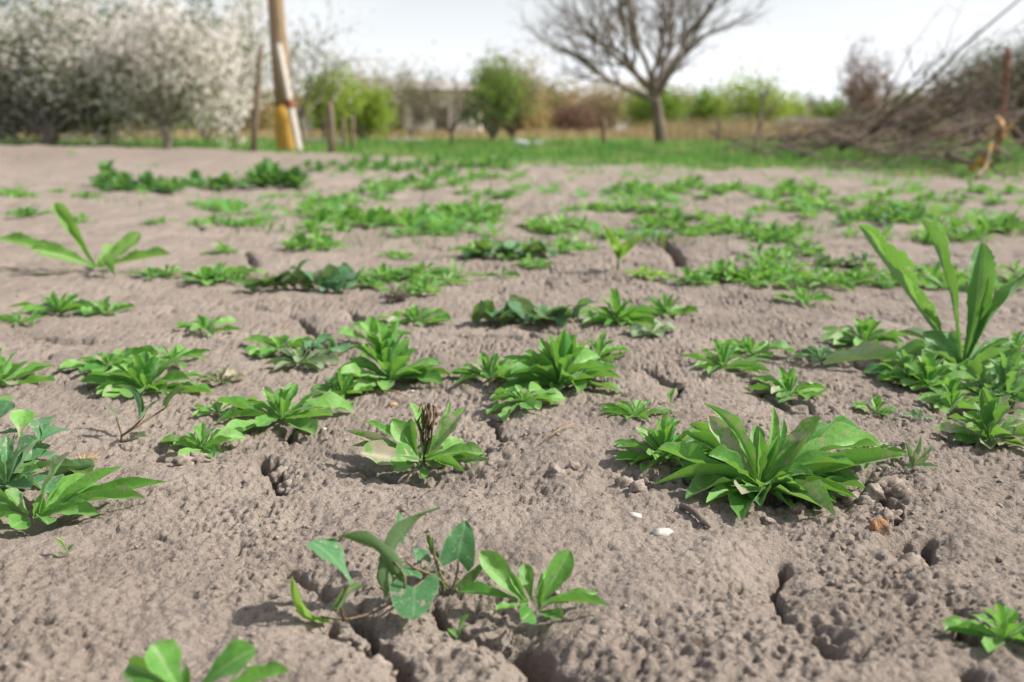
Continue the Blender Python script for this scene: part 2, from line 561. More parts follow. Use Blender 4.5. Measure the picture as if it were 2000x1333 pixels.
M = {}
M['soil'] = soil_material()
M['leaf'] = leaf_material('rosette_leaf', (0.040, 0.190, 0.016), (0.155, 0.375, 0.062), dust=0.35, trans=0.32)
M['leaf_dusty'] = leaf_material('dusty_rosette_leaf', (0.045, 0.175, 0.019), (0.130, 0.310, 0.055), dust=1.5, trans=.28)
M['leaf_dark'] = leaf_material('bindweed_leaf', (0.028, 0.125, 0.040), (0.065, 0.205, 0.075), dust=0.25, trans=0.25, rib=(0.20, 0.32, 0.16), pale=(0.14, 0.25, 0.12))
M['leaf_wilt'] = leaf_material('wilted_bindweed_leaf', (0.045, 0.095, 0.022), (0.080, 0.140, 0.028), dust=0.3, trans=0.25, rib=(0.14, 0.2, 0.07), blemish=(0.07, 0.05, 0.03))
M['leaf_lettuce'] = leaf_material('long_leaf', (0.032, 0.165, 0.034), (0.075, 0.240, 0.055), dust=0.1, trans=0.35, rib=(0.34, 0.48, 0.22), pale=(0.17, 0.30, 0.13))
M['leaf_light'] = leaf_material('light_long_leaf', (0.110, 0.270, 0.035), (0.180, 0.340, 0.075), dust=0.2, trans=0.35, rib=(0.36, 0.48, 0.18))
M['leaf_yellow'] = leaf_material('yellow_green_leaf', (0.20, 0.36, 0.045), (0.27, 0.42, 0.07), dust=0.0, trans=0.4)
M['leaf_grey'] = leaf_material('grey_green_leaf', (0.150, 0.225, 0.115), (0.215, 0.285, 0.165), dust=0.3, trans=0.25)
M['leaf_brown'] = leaf_material('browned_leaf', (0.115, 0.125, 0.050), (0.180, 0.160, 0.090), dust=0.9, trans=0.2)
M['leaf_mid'] = leaf_material('weed_leaf', (0.040, 0.190, 0.018), (0.165, 0.360, 0.064), dust=0.1, tscale=0.35)
M['leaf_mid_dark'] = leaf_material('dark_weed_leaf', (0.025, 0.130, 0.024), (0.060, 0.215, 0.040), dust=0.0, tscale=0.35)
M['stem_red'] = plain('reddish_stem', (0.20, 0.115, 0.075), (0.13, 0.14, 0.06), 60, 0.6)
M['stem_green'] = plain('green_stem', (0.17, 0.26, 0.09), (0.13, 0.20, 0.06), 60, 0.6)
M['dead'] = plain('dead_plant', (0.055, 0.035, 0.020), (0.22, 0.15, 0.085), 160, 0.9, 0.8, dist=0.002)
M['straw'] = plain('straw', (0.42, 0.29, 0.15), (0.27, 0.18, 0.09), 120, 0.8)
M['crumb'] = plain('soil_crumb', SOIL_A, (0.17, 0.13, 0.105), 220, 0.95, 0.8, 700, dist=0.001)
M['bark_grey'] = plain('grey_bark', (0.250, 0.215, 0.175), (0.140, 0.120, 0.098), 14, 0.9, 0.8, stretch=(1, 1, 0.35))
M['bark_dark'] = plain('dark_bark', (0.155, 0.125, 0.095), (0.085, 0.070, 0.054), 14, 0.9, 0.8, stretch=(1, 1, 0.35))
M['bark_brown'] = plain('brown_twig', (0.155, 0.105, 0.085), (0.085, 0.060, 0.048), 14, 0.9, 0.6)
M['bark_trunk'] = plain('tan_trunk', (0.22, 0.175, 0.135), (0.12, 0.095, 0.075), 18, 0.9, 0.9, stretch=(1, 1, 0.3))
M['brush'] = plain('brushwood', (0.165, 0.125, 0.098), (0.075, 0.057, 0.045), 8, 0.9, 0.7)
M['brush_pale'] = plain('weathered_brushwood', (0.30, 0.235, 0.185), (0.18, 0.14, 0.11), 8, 0.9, 0.7)
M['lichen'] = plain('lichen_branch', (0.27, 0.21, 0.14), (0.17, 0.12, 0.085), 9, 0.9, 0.7, spots=(0.48, 0.30, 0.06))
M['sawn'] = plain('sawn_wood', (0.52, 0.31, 0.14), (0.42, 0.23, 0.10), 30, 0.8)
M['blossom'] = plain('white_blossom', (0.88, 0.83, 0.79), (0.78, 0.72, 0.67), 5, 0.8, 0.0, trans=0.5)
M['tree_greygreen'] = plain('grey_green_foliage', (0.165, 0.215, 0.080), (0.115, 0.155, 0.055), 5, 0.7, 0.0, trans=0.45)
M['tree_green'] = plain('green_foliage', (0.215, 0.330, 0.055), (0.160, 0.260, 0.042), 3, 0.7, 0.0, trans=0.5)
M['tree_lime'] = plain('lime_foliage', (0.330, 0.430, 0.070), (0.250, 0.350, 0.052), 3, 0.7, 0.0, trans=0.5)
M['tree_shoot'] = plain('fresh_shoot_foliage', (0.075, 0.160, 0.045), (0.050, 0.110, 0.030), 3, 0.7, 0.0, trans=0.45)
M['tree_deep'] = plain('deep_green_foliage', (0.120, 0.180, 0.060), (0.085, 0.135, 0.045), 3, 0.7, 0.0, trans=0.3)
M['tree_tan'] = plain('tan_foliage', (0.420, 0.330, 0.160), (0.320, 0.255, 0.115), 2, 0.8, 0.0, trans=0.45)
M['tree_pale'] = plain('pale_tan_foliage', (0.44, 0.36, 0.22), (0.33, 0.27, 0.15), 2, 0.8, 0.0, trans=0.45)
M['tree_bronze'] = plain('bronze_foliage', (0.260, 0.165, 0.115), (0.180, 0.115, 0.080), 4, 0.8, 0.0, trans=0.3)
M['grass'] = plain('grass_blade', (0.070, 0.230, 0.042), (0.165, 0.330, 0.070), 1.6, 0.6, 0.0, trans=0.45, spots=(0.30, 0.36, 0.12))
M['reed'] = plain('dry_reed', (0.42, 0.32, 0.18), (0.30, 0.23, 0.12), 1.5, 0.8, 0.0, trans=0.3)
M['pole'] = plain('pole_wood', (0.33, 0.235, 0.145), (0.22, 0.155, 0.095), 6, 0.85, 0.7, stretch=(6, 6, 0.5))
M['pole_yellow'] = plain('yellow_paint', (0.52, 0.30, 0.045), (0.36, 0.21, 0.05), 7, 0.7, 0.5, stretch=(3, 3, 0.7))
M['board'] = plain('grey_board', (0.50, 0.45, 0.40), (0.36, 0.32, 0.28), 9, 0.85, 0.5, stretch=(5, 5, 0.5))
M['rust'] = plain('rust', (0.24, 0.085, 0.045), (0.13, 0.055, 0.035), 16, 0.8, 0.6)
M['stake'] = plain('stake_wood', (0.245, 0.185, 0.135), (0.15, 0.11, 0.08), 9, 0.9, 0.7, stretch=(5, 5, 0.5))
M['white'] = plain('white_paint', (0.78, 0.78, 0.76), (0.66, 0.66, 0.63), 3, 0.6, 0.1)
M['wall'] = plain('pale_plaster', (0.80, 0.72, 0.66), (0.72, 0.64, 0.57), 2, 0.85, 0.3)
M['roof'] = plain('grey_roof_sheet', (0.40, 0.36, 0.34), (0.30, 0.27, 0.25), 3, 0.8, 0.3)
M['glass'] = plain('dark_glass', (0.05, 0.06, 0.07), (0.03, 0.035, 0.04), 2, 0.15, 0.0, spec=0.6)
M['concrete'] = plain('grey_concrete', (0.30, 0.29, 0.275), (0.22, 0.21, 0.20), 6, 0.9, 0.5)
M['sheet'] = plain('blue_grey_sheet', (0.50, 0.52, 0.57), (0.40, 0.42, 0.47), 2, 0.5, 0.3)
M['earth'] = plain('brown_earth', (0.17, 0.105, 0.075), (0.11, 0.07, 0.05), 3, 0.95, 0.6)
M['shell'] = plain('bleached_shell', (0.66, 0.61, 0.55), (0.44, 0.38, 0.32), 220, 0.6, 0.4, dist=0.002)
M['brick'] = plain('orange_brown_stone', (0.36, 0.20, 0.10), (0.24, 0.13, 0.07), 130, 0.9, 0.8, dist=0.003, spots=(0.10, 0.07, 0.05))
M['twig'] = plain('grey_twig', (0.22, 0.18, 0.15), (0.11, 0.09, 0.075), 200, 0.85, 0.8, dist=0.001, stretch=(1, 0.2, 1))
#--PART2--
# ------------------------------------------------------------------ where the weeds stand (photo pixels -> ground)
# rosettes: x, y of the root, half width px, height px, number of leaves, leaf kind, material, label
GRP_NEAR = 'rosette weeds on the cracked soil'
NEAR = [
    (1297, 897, 105, 85, 20, 'obl', 'leaf', 'medium rosette weed pressed against the left side of the largest rosette'),
    (1690, 893, 75, 45, 12, 'lance', 'leaf', 'low rosette tucked behind the right side of the largest rosette'),
    (1240, 808, 78, 35, 12, 'lance', 'leaf', 'ragged flat rosette with narrow leaves behind the medium rosette'),
    (0, 745, 105, 70, 12, 'obl', 'leaf', 'leafy rosette behind the round-leaved weed, reaching right over bare soil'),
    (285, 765, 115, 85, 20, 'obl', 'leaf', 'bushy pale rosette standing behind a red-stemmed bindweed'),
    (212, 716, 95, 34, 14, 'obl', 'leaf', 'flat rosette spreading just behind the bushy pale rosette'),
    (335, 708, 85, 34, 12, 'lance', 'leaf', 'flat narrow-leaved rosette beside the white seed on the soil'),
    (428, 744, 46, 22, 9, 'spat', 'leaf_brown', 'tiny browned wilting rosette beside the white seed'),
    (395, 872, 95, 50, 11, 'obl', 'leaf', 'small rosette with three upright leaves beside a soil crack'),
    (552, 820, 125, 72, 14, 'obl', 'leaf', 'wide rosette overhanging a dark hole with a dead leaf'),
    (425, 808, 60, 28, 8, 'obl', 'leaf', 'sparse flat rosette touching the wide rosette over the hole'),
    (668, 772, 66, 52, 12, 'obl', 'leaf', 'small rosette in front of the tall leafy rosette'),
    (762, 742, 112, 100, 22, 'obl', 'leaf', 'tall leafy rosette with one upright holed leaf'),
    (728, 668, 72, 58, 8, 'spat', 'leaf', 'open rosette with a round upright leaf behind the tall leafy one'),
    (548, 684, 82, 34, 12, 'obl', 'leaf', 'flat rosette behind a smaller greyish one and beside dark bindweed'),
    (588, 712, 78, 34, 12, 'obl', 'leaf_grey', 'greyish flat rosette in front of dark bindweed leaves'),
    (400, 645, 66, 34, 9, 'obl', 'leaf', 'lone small rosette over a shadowed crack on bare soil'),
    (118, 606, 92, 42, 12, 'lance', 'leaf', 'low dark-shadowed rosette on bare soil behind the flat ones'),
    (208, 610, 62, 34, 9, 'spat', 'leaf', 'small grey-green rosette joined to a low dark-shadowed one'),
    (38, 628, 58, 20, 9, 'lance', 'leaf', 'very flat rosette in front of the low dark-shadowed one'),
    (812, 626, 72, 36, 13, 'obl', 'leaf', 'compact starry rosette beside a tuft of dry roots'),
    (958, 738, 84, 52, 15, 'obl', 'leaf', 'rosette joined to the left of the thick double rosette'),
    (1092, 752, 118, 100, 26, 'obl', 'leaf', 'thick tall double rosette amid the small ones'),
    (1168, 700, 66, 50, 12, 'obl', 'leaf', 'rosette at the back right of the thick double rosette'),
    (1022, 795, 74, 34, 16, 'spat', 'leaf', 'small bright rosette of rounded leaves before the thick double one'),
    (1205, 628, 84, 62, 20, 'lance', 'leaf', 'dense rosette with narrow upright leaves beside dark bindweed'),
    (1302, 614, 62, 52, 12, 'lance', 'leaf', 'rosette with one tall leaf right of the dense narrow-leaved one'),
    (1272, 655, 54, 26, 12, 'spat', 'leaf_grey', 'small pale rosette in front of the dense narrow-leaved one'),
    (1412, 716, 92, 58, 12, 'lance', 'leaf', 'open rosette of long narrow leaves on crumbly soil'),
    (1468, 688, 74, 34, 11, 'obl', 'leaf', 'low rosette behind the open long-leaved one'),
    (1542, 768, 78, 58, 14, 'obl', 'leaf', 'small rosette with folded leaves near a fallen pale leaf'),
    (1602, 700, 58, 30, 9, 'spat', 'leaf_dark', 'dark blue-green small rosette behind the folded-leaf one'),
    (1712, 802, 42, 38, 10, 'spat', 'leaf', 'tiny bright seedling rosette on bare soil'),
    (1796, 815, 30, 24, 8, 'spat', 'leaf_dark', 'tiny dark seedling below the cluster of oval leaves'),
    (1812, 752, 78, 70, 18, 'spat', 'leaf', 'cluster of oval bright leaves at the foot of the tall weed'),
    (1932, 858, 108, 92, 20, 'obl', 'leaf_dusty', 'dusty rosette in front of the tall long-leaved weed'),
    (1688, 668, 82, 52, 18, 'obl', 'leaf', 'bright rosette with one dark folded leaf on cracked ground'),
    (1745, 700, 62, 30, 9, 'spat', 'leaf_grey', 'grey broad-leaved small weed beside the tall weed'),
    (1572, 596, 58, 36, 11, 'obl', 'leaf', 'low rosette standing alone in front of the long weed strip'),
    (1962, 1236, 105, 80, 12, 'obl', 'leaf', 'blurred rosette growing from the deep crack beside the stone'),
    (14, 950, 150, 85, 12, 'obl', 'leaf_dark', 'dark broad-leaved rosette between the sprawling rosette and the round-leaved weed'),
    (1768, 735, 70, 60, 14, 'spat', 'leaf_lettuce', 'deep green leafy weed at the left foot of the tall weed'),
    (1965, 770, 80, 85, 16, 'obl', 'leaf_lettuce', 'deep green leafy weed at the right foot of the tall weed'),
    (1858, 792, 62, 60, 14, 'spat', 'leaf', 'bright oval-leaved weed in front of the dark hollow'),
    (1845, 680, 60, 26, 9, 'lance', 'leaf', 'flat rosette behind the tall weed with long leaves'),
    (1985, 690, 60, 44, 12, 'obl', 'leaf', 'leafy rosette growing at the right of the tall weed'),
    (1925, 772, 60, 60, 12, 'obl', 'leaf_lettuce', 'shaded leafy rosette in the dark hollow under the tall weed'),
]
def crop(ox, oy, s): return lambda x, y: (ox + x * s, oy + y * s)
cA = crop(1150, 760, 0.35); cB = crop(600, 740, 0.2); cC = crop(500, 880, 0.38)
cD = crop(1600, 420, 0.36); cE = crop(0, 380, 0.35035); cG = crop(0, 640, 0.36)
# hero plants: root pixel, leaves (tip crop x, y, depth offset in m or 'g' = tip lies on the soil, width in crop px, kind, material)
HERO_BIG = (cA, (960, 525), [
    (645, 85, .015, 75, 'arch', 0), (665, 148, .0, 95, 'obl', 1), (1030, 92, .035, 70, 'lance', 0), (1088, 160, .045, 60, 'lance', 0),
    (1290, 158, .0, 120, 'obl', 1), (950, 232, -.012, 70, 'lance', 0), (755, 205, .04, 90, 'obl', 0), (555, 198, .045, 75, 'obl', 0),
    (538, 252, .02, 90, 'obl', 0), (388, 335, .0, 125, 'obl', 0), (668, 372, -.035, 130, 'spat', 0), (362, 535, -.02, 45, 'arch', 0),
    (540, 622, 'g', 140, 'obl', 1), (782, 545, 'g', 75, 'spat', 0), (912, 628, 'g', 120, 'spat', 1), (1130, 672, 'g', 105, 'obl', 1),
    (1352, 658, 'g', 150, 'obl', 0), (1500, 612, 'g', 55, 'lance', 0), (1440, 602, 'g', 75, 'lance', 1), (1255, 482, -.03, 90, 'obl', 0),
    (1140, 512, -.035, 70, 'obl', 0), (1508, 440, -.005, 95, 'arch', 0), (1758, 372, .005, 105, 'lance', 0), (1632, 318, .03, 140, 'obl', 0),
    (1512, 224, .05, 100, 'obl', 0), (1402, 256, .03, 110, 'obl', 0), (1185, 288, .0, 55, 'lance', 0), (935, 205, .03, 80, 'obl', 0),
    (1335, 198, .08, 60, 'lance', 0), (850, 300, .02, 80, 'obl', 0), (700, 290, .03, 90, 'obl', 0), (480, 420, .03, 110, 'obl', 0),
    (1240, 350, .03, 80, 'obl', 0), (1060, 260, .015, 60, 'lance', 0), (600, 470, 'g', 90, 'obl', 0)])
HERO_STALK = (cB, (1130, 790), [
    (355, 505, .0, 80, 'lance', 1), (565, 430, .02, 120, 'obl', 0), (515, 725, -.03, 210, 'obl', 2), (868, 742, -.045, 180, 'spat', 1),
    (852, 905, 'g', 150, 'spat', 0), (832, 415, .0, 150, 'obl', 0), (1012, 388, .0, 95, 'obl', 0), (1010, 230, .035, 95, 'obl', 0),
    (1540, 285, .01, 120, 'lance', 1), (1392, 222, .03, 60, 'lance', 0), (1520, 605, .02, 125, 'obl', 0), (1722, 730, -.01, 120, 'obl', 0),
    (1780, 790, -.02, 75, 'lance', 1), (1540, 912, 'g', 80, 'lance', 0), (1332, 885, 'g', 60, 'spat', 0), (1320, 690, -.03, 110, 'obl', 1),
    (1245, 882, 'g', 70, 'spat', 3), (430, 660, .0, 50, 'lance', 1), (1290, 560, .02, 90, 'obl', 0), (820, 395, .02, 60, 'obl', 0)])
HERO_FRONT = (cC, (1425, 775), [
    (1150, 520, .012, 120, 'obl', 0), (1382, 588, .025, 80, 'obl', 0), (1610, 512, .012, 125, 'obl', 0), (1300, 615, .01, 45, 'lance', 0),
    (1478, 660, .0, 45, 'lance', 0), (1035, 728, 'g', 85, 'obl', 0), (1232, 822, 'g', 75, 'obl', 0), (1362, 872, 'g', 110, 'spat', 0),
    (1578, 868, 'g', 90, 'obl', 0), (1815, 802, 'g', 60, 'lance', 0), (1760, 732, .01, 55, 'lance', 0), (1610, 785, 'g', 55, 'obl', 0),
    (1500, 615, .02, 40, 'lance', 0)])
HERO_LEFT = (cG, (175, 1010), [
    (380, 678, -.005, 135, 'obl', 1), (668, 752, .01, 75, 'lance', 0), (905, 838, .02, 75, 'lance', 0), (638, 932, 'g', 95, 'obl', 0),
    (535, 1030, 'g', 100, 'obl', 0), (792, 930, .0, 55, 'obl', 0), (482, 805, .03, 90, 'obl', 0), (30, 880, .0, 105, 'obl', 1),
    (260, 1070, 'g', 100, 'spat', 1), (-140, 980, .0, 110, 'obl', 0), (-60, 1060, 'g', 110, 'obl', 0), (225, 900, .0, 60, 'lance', 0),
    (215, 950, -.02, 60, 'lance', 0), (505, 905, .0, 70, 'lance', 0), (-100, 850, .03, 110, 'obl', 0), (60, 1085, 'g', 120, 'spat', 0),
    (440, 790, .04, 40, 'lance', 0), (600, 870, .02, 80, 'obl', 0)])
HERO_CORNER = (crop(0, 0, 1), (372, 1400), [
    (298, 1258, .0, 92, 'spat', 0), (362, 1296, -.005, 22, 'lance', 0), (500, 1268, .0, 78, 'obl', 0), (565, 1312, .0, 50, 'obl', 0),
    (250, 1300, .02, 50, 'obl', 0), (440, 1420, 'g', 50, 'obl', 0), (280, 1430, 'g', 60, 'obl', 0)])
HERO_TALL = (cD, (775, 850), [
    (212, 58, .03, 92, 'tooth', 0), (552, 26, .10, 46, 'tooth', 0), (882, 148, .02, 160, 'tooth', 0), (922, 335, -.02, 70, 'tooth', 0),
    (1190, 300, -.02, 130, 'tooth', 0), (20, 832, 'g', 62, 'tooth', 1), (560, 640, .0, 120, 'tooth', 0), (1060, 690, .03, 120, 'tooth', 0),
    (1120, 930, 'g', 130, 'tooth', 0), (420, 640, .05, 150, 'spat', 2), (700, 640, .05, 110, 'tooth', 0)])
HERO_FLATLEFT = (cE, (540, 432), [
    (300, 50, .04, 92, 'tooth', 0), (-20, 248, -.02, 120, 'tooth', 0), (170, 305, -.09, 120, 'tooth', 0), (785, 218, .03, 110, 'tooth', 0),
    (650, 282, .08, 80, 'tooth', 0), (950, 335, .0, 100, 'tooth', 0), (640, 470, 'g', 60, 'obl', 0)])

WEED_ROWS = [  # x0, x1, y0, y1, count, half width px, tall ratio, material, leafed?, label
    (1335, 1700, 545, 562, 22, 52, .65, 'leaf', 1, 'bright rosette weed in the long continuous strip of weeds across the soil'),
    (1710, 2000, 540, 566, 12, 52, .6, 'leaf', 1, 'rosette weed in the strip behind the tall long-leaved weed'),
    (1475, 1540, 505, 535, 5, 50, .7, 'leaf', 1, 'upright rosette in the small stack just behind the long weed strip'),
    (1548, 1592, 496, 508, 2, 44, .6, 'leaf', 1, 'small starry rosette right of the upright stack of rosettes'),
    (1445, 1570, 452, 474, 8, 42, .6, 'leaf', 0, 'small rosette in the loose patch behind the upright stack'),
    (905, 1150, 488, 508, 9, 48, .5, 'leaf', 0, 'rosette weed among the dark bindweed behind the yellow sprout'),
    (1030, 1060, 515, 525, 2, 40, .7, 'leaf', 1, 'small pale rosette in front of the dark bindweed row'),
    (1250, 1460, 436, 462, 14, 40, .6, 'leaf', 0, 'small rosette in the curving band of weeds behind the yellow sprout'),
    (600, 800, 425, 455, 16, 44, .7, 'leaf', 0, 'rosette weed in the large patch behind the lone small rosettes'),
    (560, 650, 478, 492, 4, 50, .6, 'leaf', 0, 'feathery rosette on bare soil in front of the large patch'),
    (425, 465, 490, 498, 1, 42, .6, 'leaf', 0, 'lone small rosette before the left edge of the large patch'),
    (755, 800, 500, 508, 2, 32, .5, 'leaf', 0, 'small flat rosette between the large patch and the dark row'),
    (790, 985, 418, 445, 14, 42, .7, 'leaf', 0, 'rosette weed in the patch right of the large patch'),
    (1030, 1150, 440, 462, 7, 44, .6, 'leaf', 0, 'pale rosette in the group behind the yellow sprout'),
    (1115, 1290, 408, 418, 10, 36, .45, 'leaf', 0, 'rosette in the thin level row of weeds'),
    (370, 530, 432, 448, 5, 38, .5, 'leaf', 0, 'small rosette scattered left of the large patch'),
    (380, 470, 400, 412, 4, 36, .4, 'leaf', 0, 'flat pale rosette in front of the dark tall clumps'),
    (20, 75, 424, 436, 2, 44, .5, 'leaf', 0, 'small rosette on bare soil behind the long-leaved light plant'),
    (130, 175, 424, 440, 2, 36, .5, 'leaf', 0, 'small rosette behind the upright leaf of the light plant'),
    (290, 330, 438, 445, 2, 28, .4, 'leaf', 0, 'tiny flat rosette alone on the bare soil'),
    (0, 70, 380, 392, 4, 34, .4, 'leaf', 0, 'flat rosette in the small patch before the earth mound'),
    (110, 180, 372, 386, 2, 30, .4, 'leaf', 0, 'tiny rosette beside the dark tall clumps'),
    (190, 300, 362, 380, 8, 36, 1.0, 'leaf_mid_dark', 0, 'dark bushy weed at the thick end of the dark clump row'),
    (300, 455, 360, 376, 9, 36, .75, 'leaf_mid_dark', 0, 'dark bushy weed in the middle of the dark clump row'),
    (480, 585, 352, 372, 7, 34, 1.1, 'leaf_mid_dark', 0, 'tall dark bushy weed at the far end of the dark clump row'),
    (600, 700, 392, 412, 6, 34, .6, 'leaf_mid', 0, 'rosette weed in the small group behind the large patch'),
    (700, 1000, 345, 395, 24, 30, .6, 'leaf_mid', 0, 'small weed in the scattered ground before the meadow grass'),
    (1200, 1450, 362, 396, 20, 32, .6, 'leaf_mid', 0, 'small weed in the broad green patch before the bare tree'),
    (1480, 1610, 366, 398, 10, 32, .7, 'leaf_mid', 0, 'small weed in the patch before the cut branches'),
    (1610, 2000, 378, 402, 18, 30, .5, 'leaf_mid', 0, 'small weed on the bare soil before the brush pile'),
    (1640, 1800, 424, 440, 9, 38, .7, 'leaf_mid_dark', 0, 'dark weed in the dark shadowed row behind the tall weed'),
    (1800, 1965, 452, 476, 10, 42, .7, 'leaf_mid', 0, 'weed in the group just behind the tall long-leaved weed'),
    (1965, 2010, 440, 458, 3, 40, .8, 'leaf_mid_dark', 0, 'weed at the right end of the dark shadowed row'),
    (1480, 1770, 408, 420, 11, 32, .5, 'leaf', 0, 'small rosette in the thin row before the brush pile'),
    (600, 1000, 325, 346, 22, 28, .7, 'leaf_mid_dark', 0, 'dark small weed along the foot of the meadow grass'),
    (385, 480, 540, 556, 6, 50, .6, 'leaf', 1, 'rosette weed left of the dark bindweed clump'),
    (690, 765, 548, 566, 5, 50, .6, 'leaf', 1, 'rosette weed right of the dark bindweed clump'),
    (795, 900, 540, 560, 6, 54, .6, 'leaf', 1, 'rosette in the pale patch behind the dry root tuft'),
    (770, 850, 568, 582, 3, 48, .6, 'leaf', 1, 'rosette just behind the dry root tuft'),
    (280, 340, 540, 560, 3, 48, .5, 'leaf', 1, 'small rosette beside the long-leaved light plant'),
    (970, 1000, 535, 545, 1, 40, .6, 'leaf', 1, 'small lone rosette before the dark bindweed row'),
    (1240, 1290, 530, 545, 2, 46, .5, 'leaf_yellow', 1, 'yellow-green rosette beside the yellow sprout'),
]

# far extents of the meadow in front of the trees
def grass_edge(x):
    return np.interp(x, [-8, -3.2, -1.6, 0, 1.35, 3, 10], [12.0, 11.5, 9.2, 8.2, 7.2, 6.3, 6.0])

for r_ in NEAR:
    g = ground_at(r_[0], r_[1]); d_ = fdepth(g)
    HOLLOWS.append((g.x, g.y + 0.01, max(0.012, r_[2] * d_ / F * 0.45), 0.006))
for hero in (HERO_BIG, HERO_STALK, HERO_FRONT, HERO_LEFT):
    g = ground_at(*hero[0](*hero[1]))
    HOLLOWS.append((g.x, g.y, 0.04, 0.012))
g = ground_at(*cD(775, 1000)); HOLLOWS.append((g.x + .03, g.y + 0.02, 0.06, 0.02))

# ------------------------------------------------------------------ the ground, one sheet to the horizon
GRID = {}
def build_ground():
    xs = [0.0]
    while xs[-1] < 420:
        x = xs[-1]
        if x < 0.46: dx = 0.00135
        elif x < 1.0: dx = 0.00135 + (x - 0.46) * 0.0065
        else: dx = max(0.0049, 0.0049 * (x / 1.0) ** 1.75)
        xs.append(x + min(dx, 40))
    xs = np.array(xs); xs = np.concatenate([-xs[:0:-1], xs])
    ys = [-40, -15, -6, -3, -1.5, -.8, -.4, -.15, 0.0, 0.1, 0.18, 0.25, 0.3, 0.34, 0.37, 0.395]
    while ys[-1] < 600:
        y = ys[-1]
        ys.append(y + min(60, max(0.00105, 1.10 * y * y / 277.0)))
    ys = np.array(ys)
    gx, gy = np.meshgrid(xs, ys)
    X = gx.ravel(); Y = gy.ravel()
    Z = ground_full(X, Y)
    nx, ny = len(xs), len(ys)
    print('ground grid', nx, ny)
    GRID.update(xs=xs, ys=ys, z=Z.reshape(ny, nx))
    idx = np.arange(nx * ny).reshape(ny, nx)
    faces = np.stack([idx[:-1, :-1], idx[:-1, 1:], idx[1:, 1:], idx[1:, :-1]], -1).reshape(-1, 4)
    me = mesh_np('ground', np.stack([X, Y, Z], -1), faces)
    n = fbm(X * 1.1, Y * 1.1, 4, 301)
    edge = grass_edge(X)
    gr = sstep(-0.5, 1.6, (Y - edge) + 1.6 * n)
    gr = np.where(Y > edge + 3, 1.0, gr) * (Y > 5)
    dry = sstep(24, 34, Y + 6 * fbm(X * 0.15, Y * 0.15, 3, 302)) * (1 - 0.55 * sstep(0.0, 0.35, fbm(X * 0.07, Y * 0.10, 3, 303)))
    ca = me.color_attributes.new('cover', 'FLOAT_COLOR', 'POINT')
    a = np.zeros((len(X), 4), np.float32); a[:, 0] = gr; a[:, 1] = dry; a[:, 3] = 1
    a[:, 2] = np.clip(np.exp(-((Y - 9.2) / 1.7) ** 2) * sstep(1.2, -2.0, X - (-.6 - 0.15 * (Y - 9))) * (.8 + .5 * fbm(X * 1.5, Y * 1.0, 3, 305)), 0, 1)
    ca.data.foreach_set('color', a.ravel())
    return tag(link('ground', me, M['soil']), kind='structure')
build_ground()

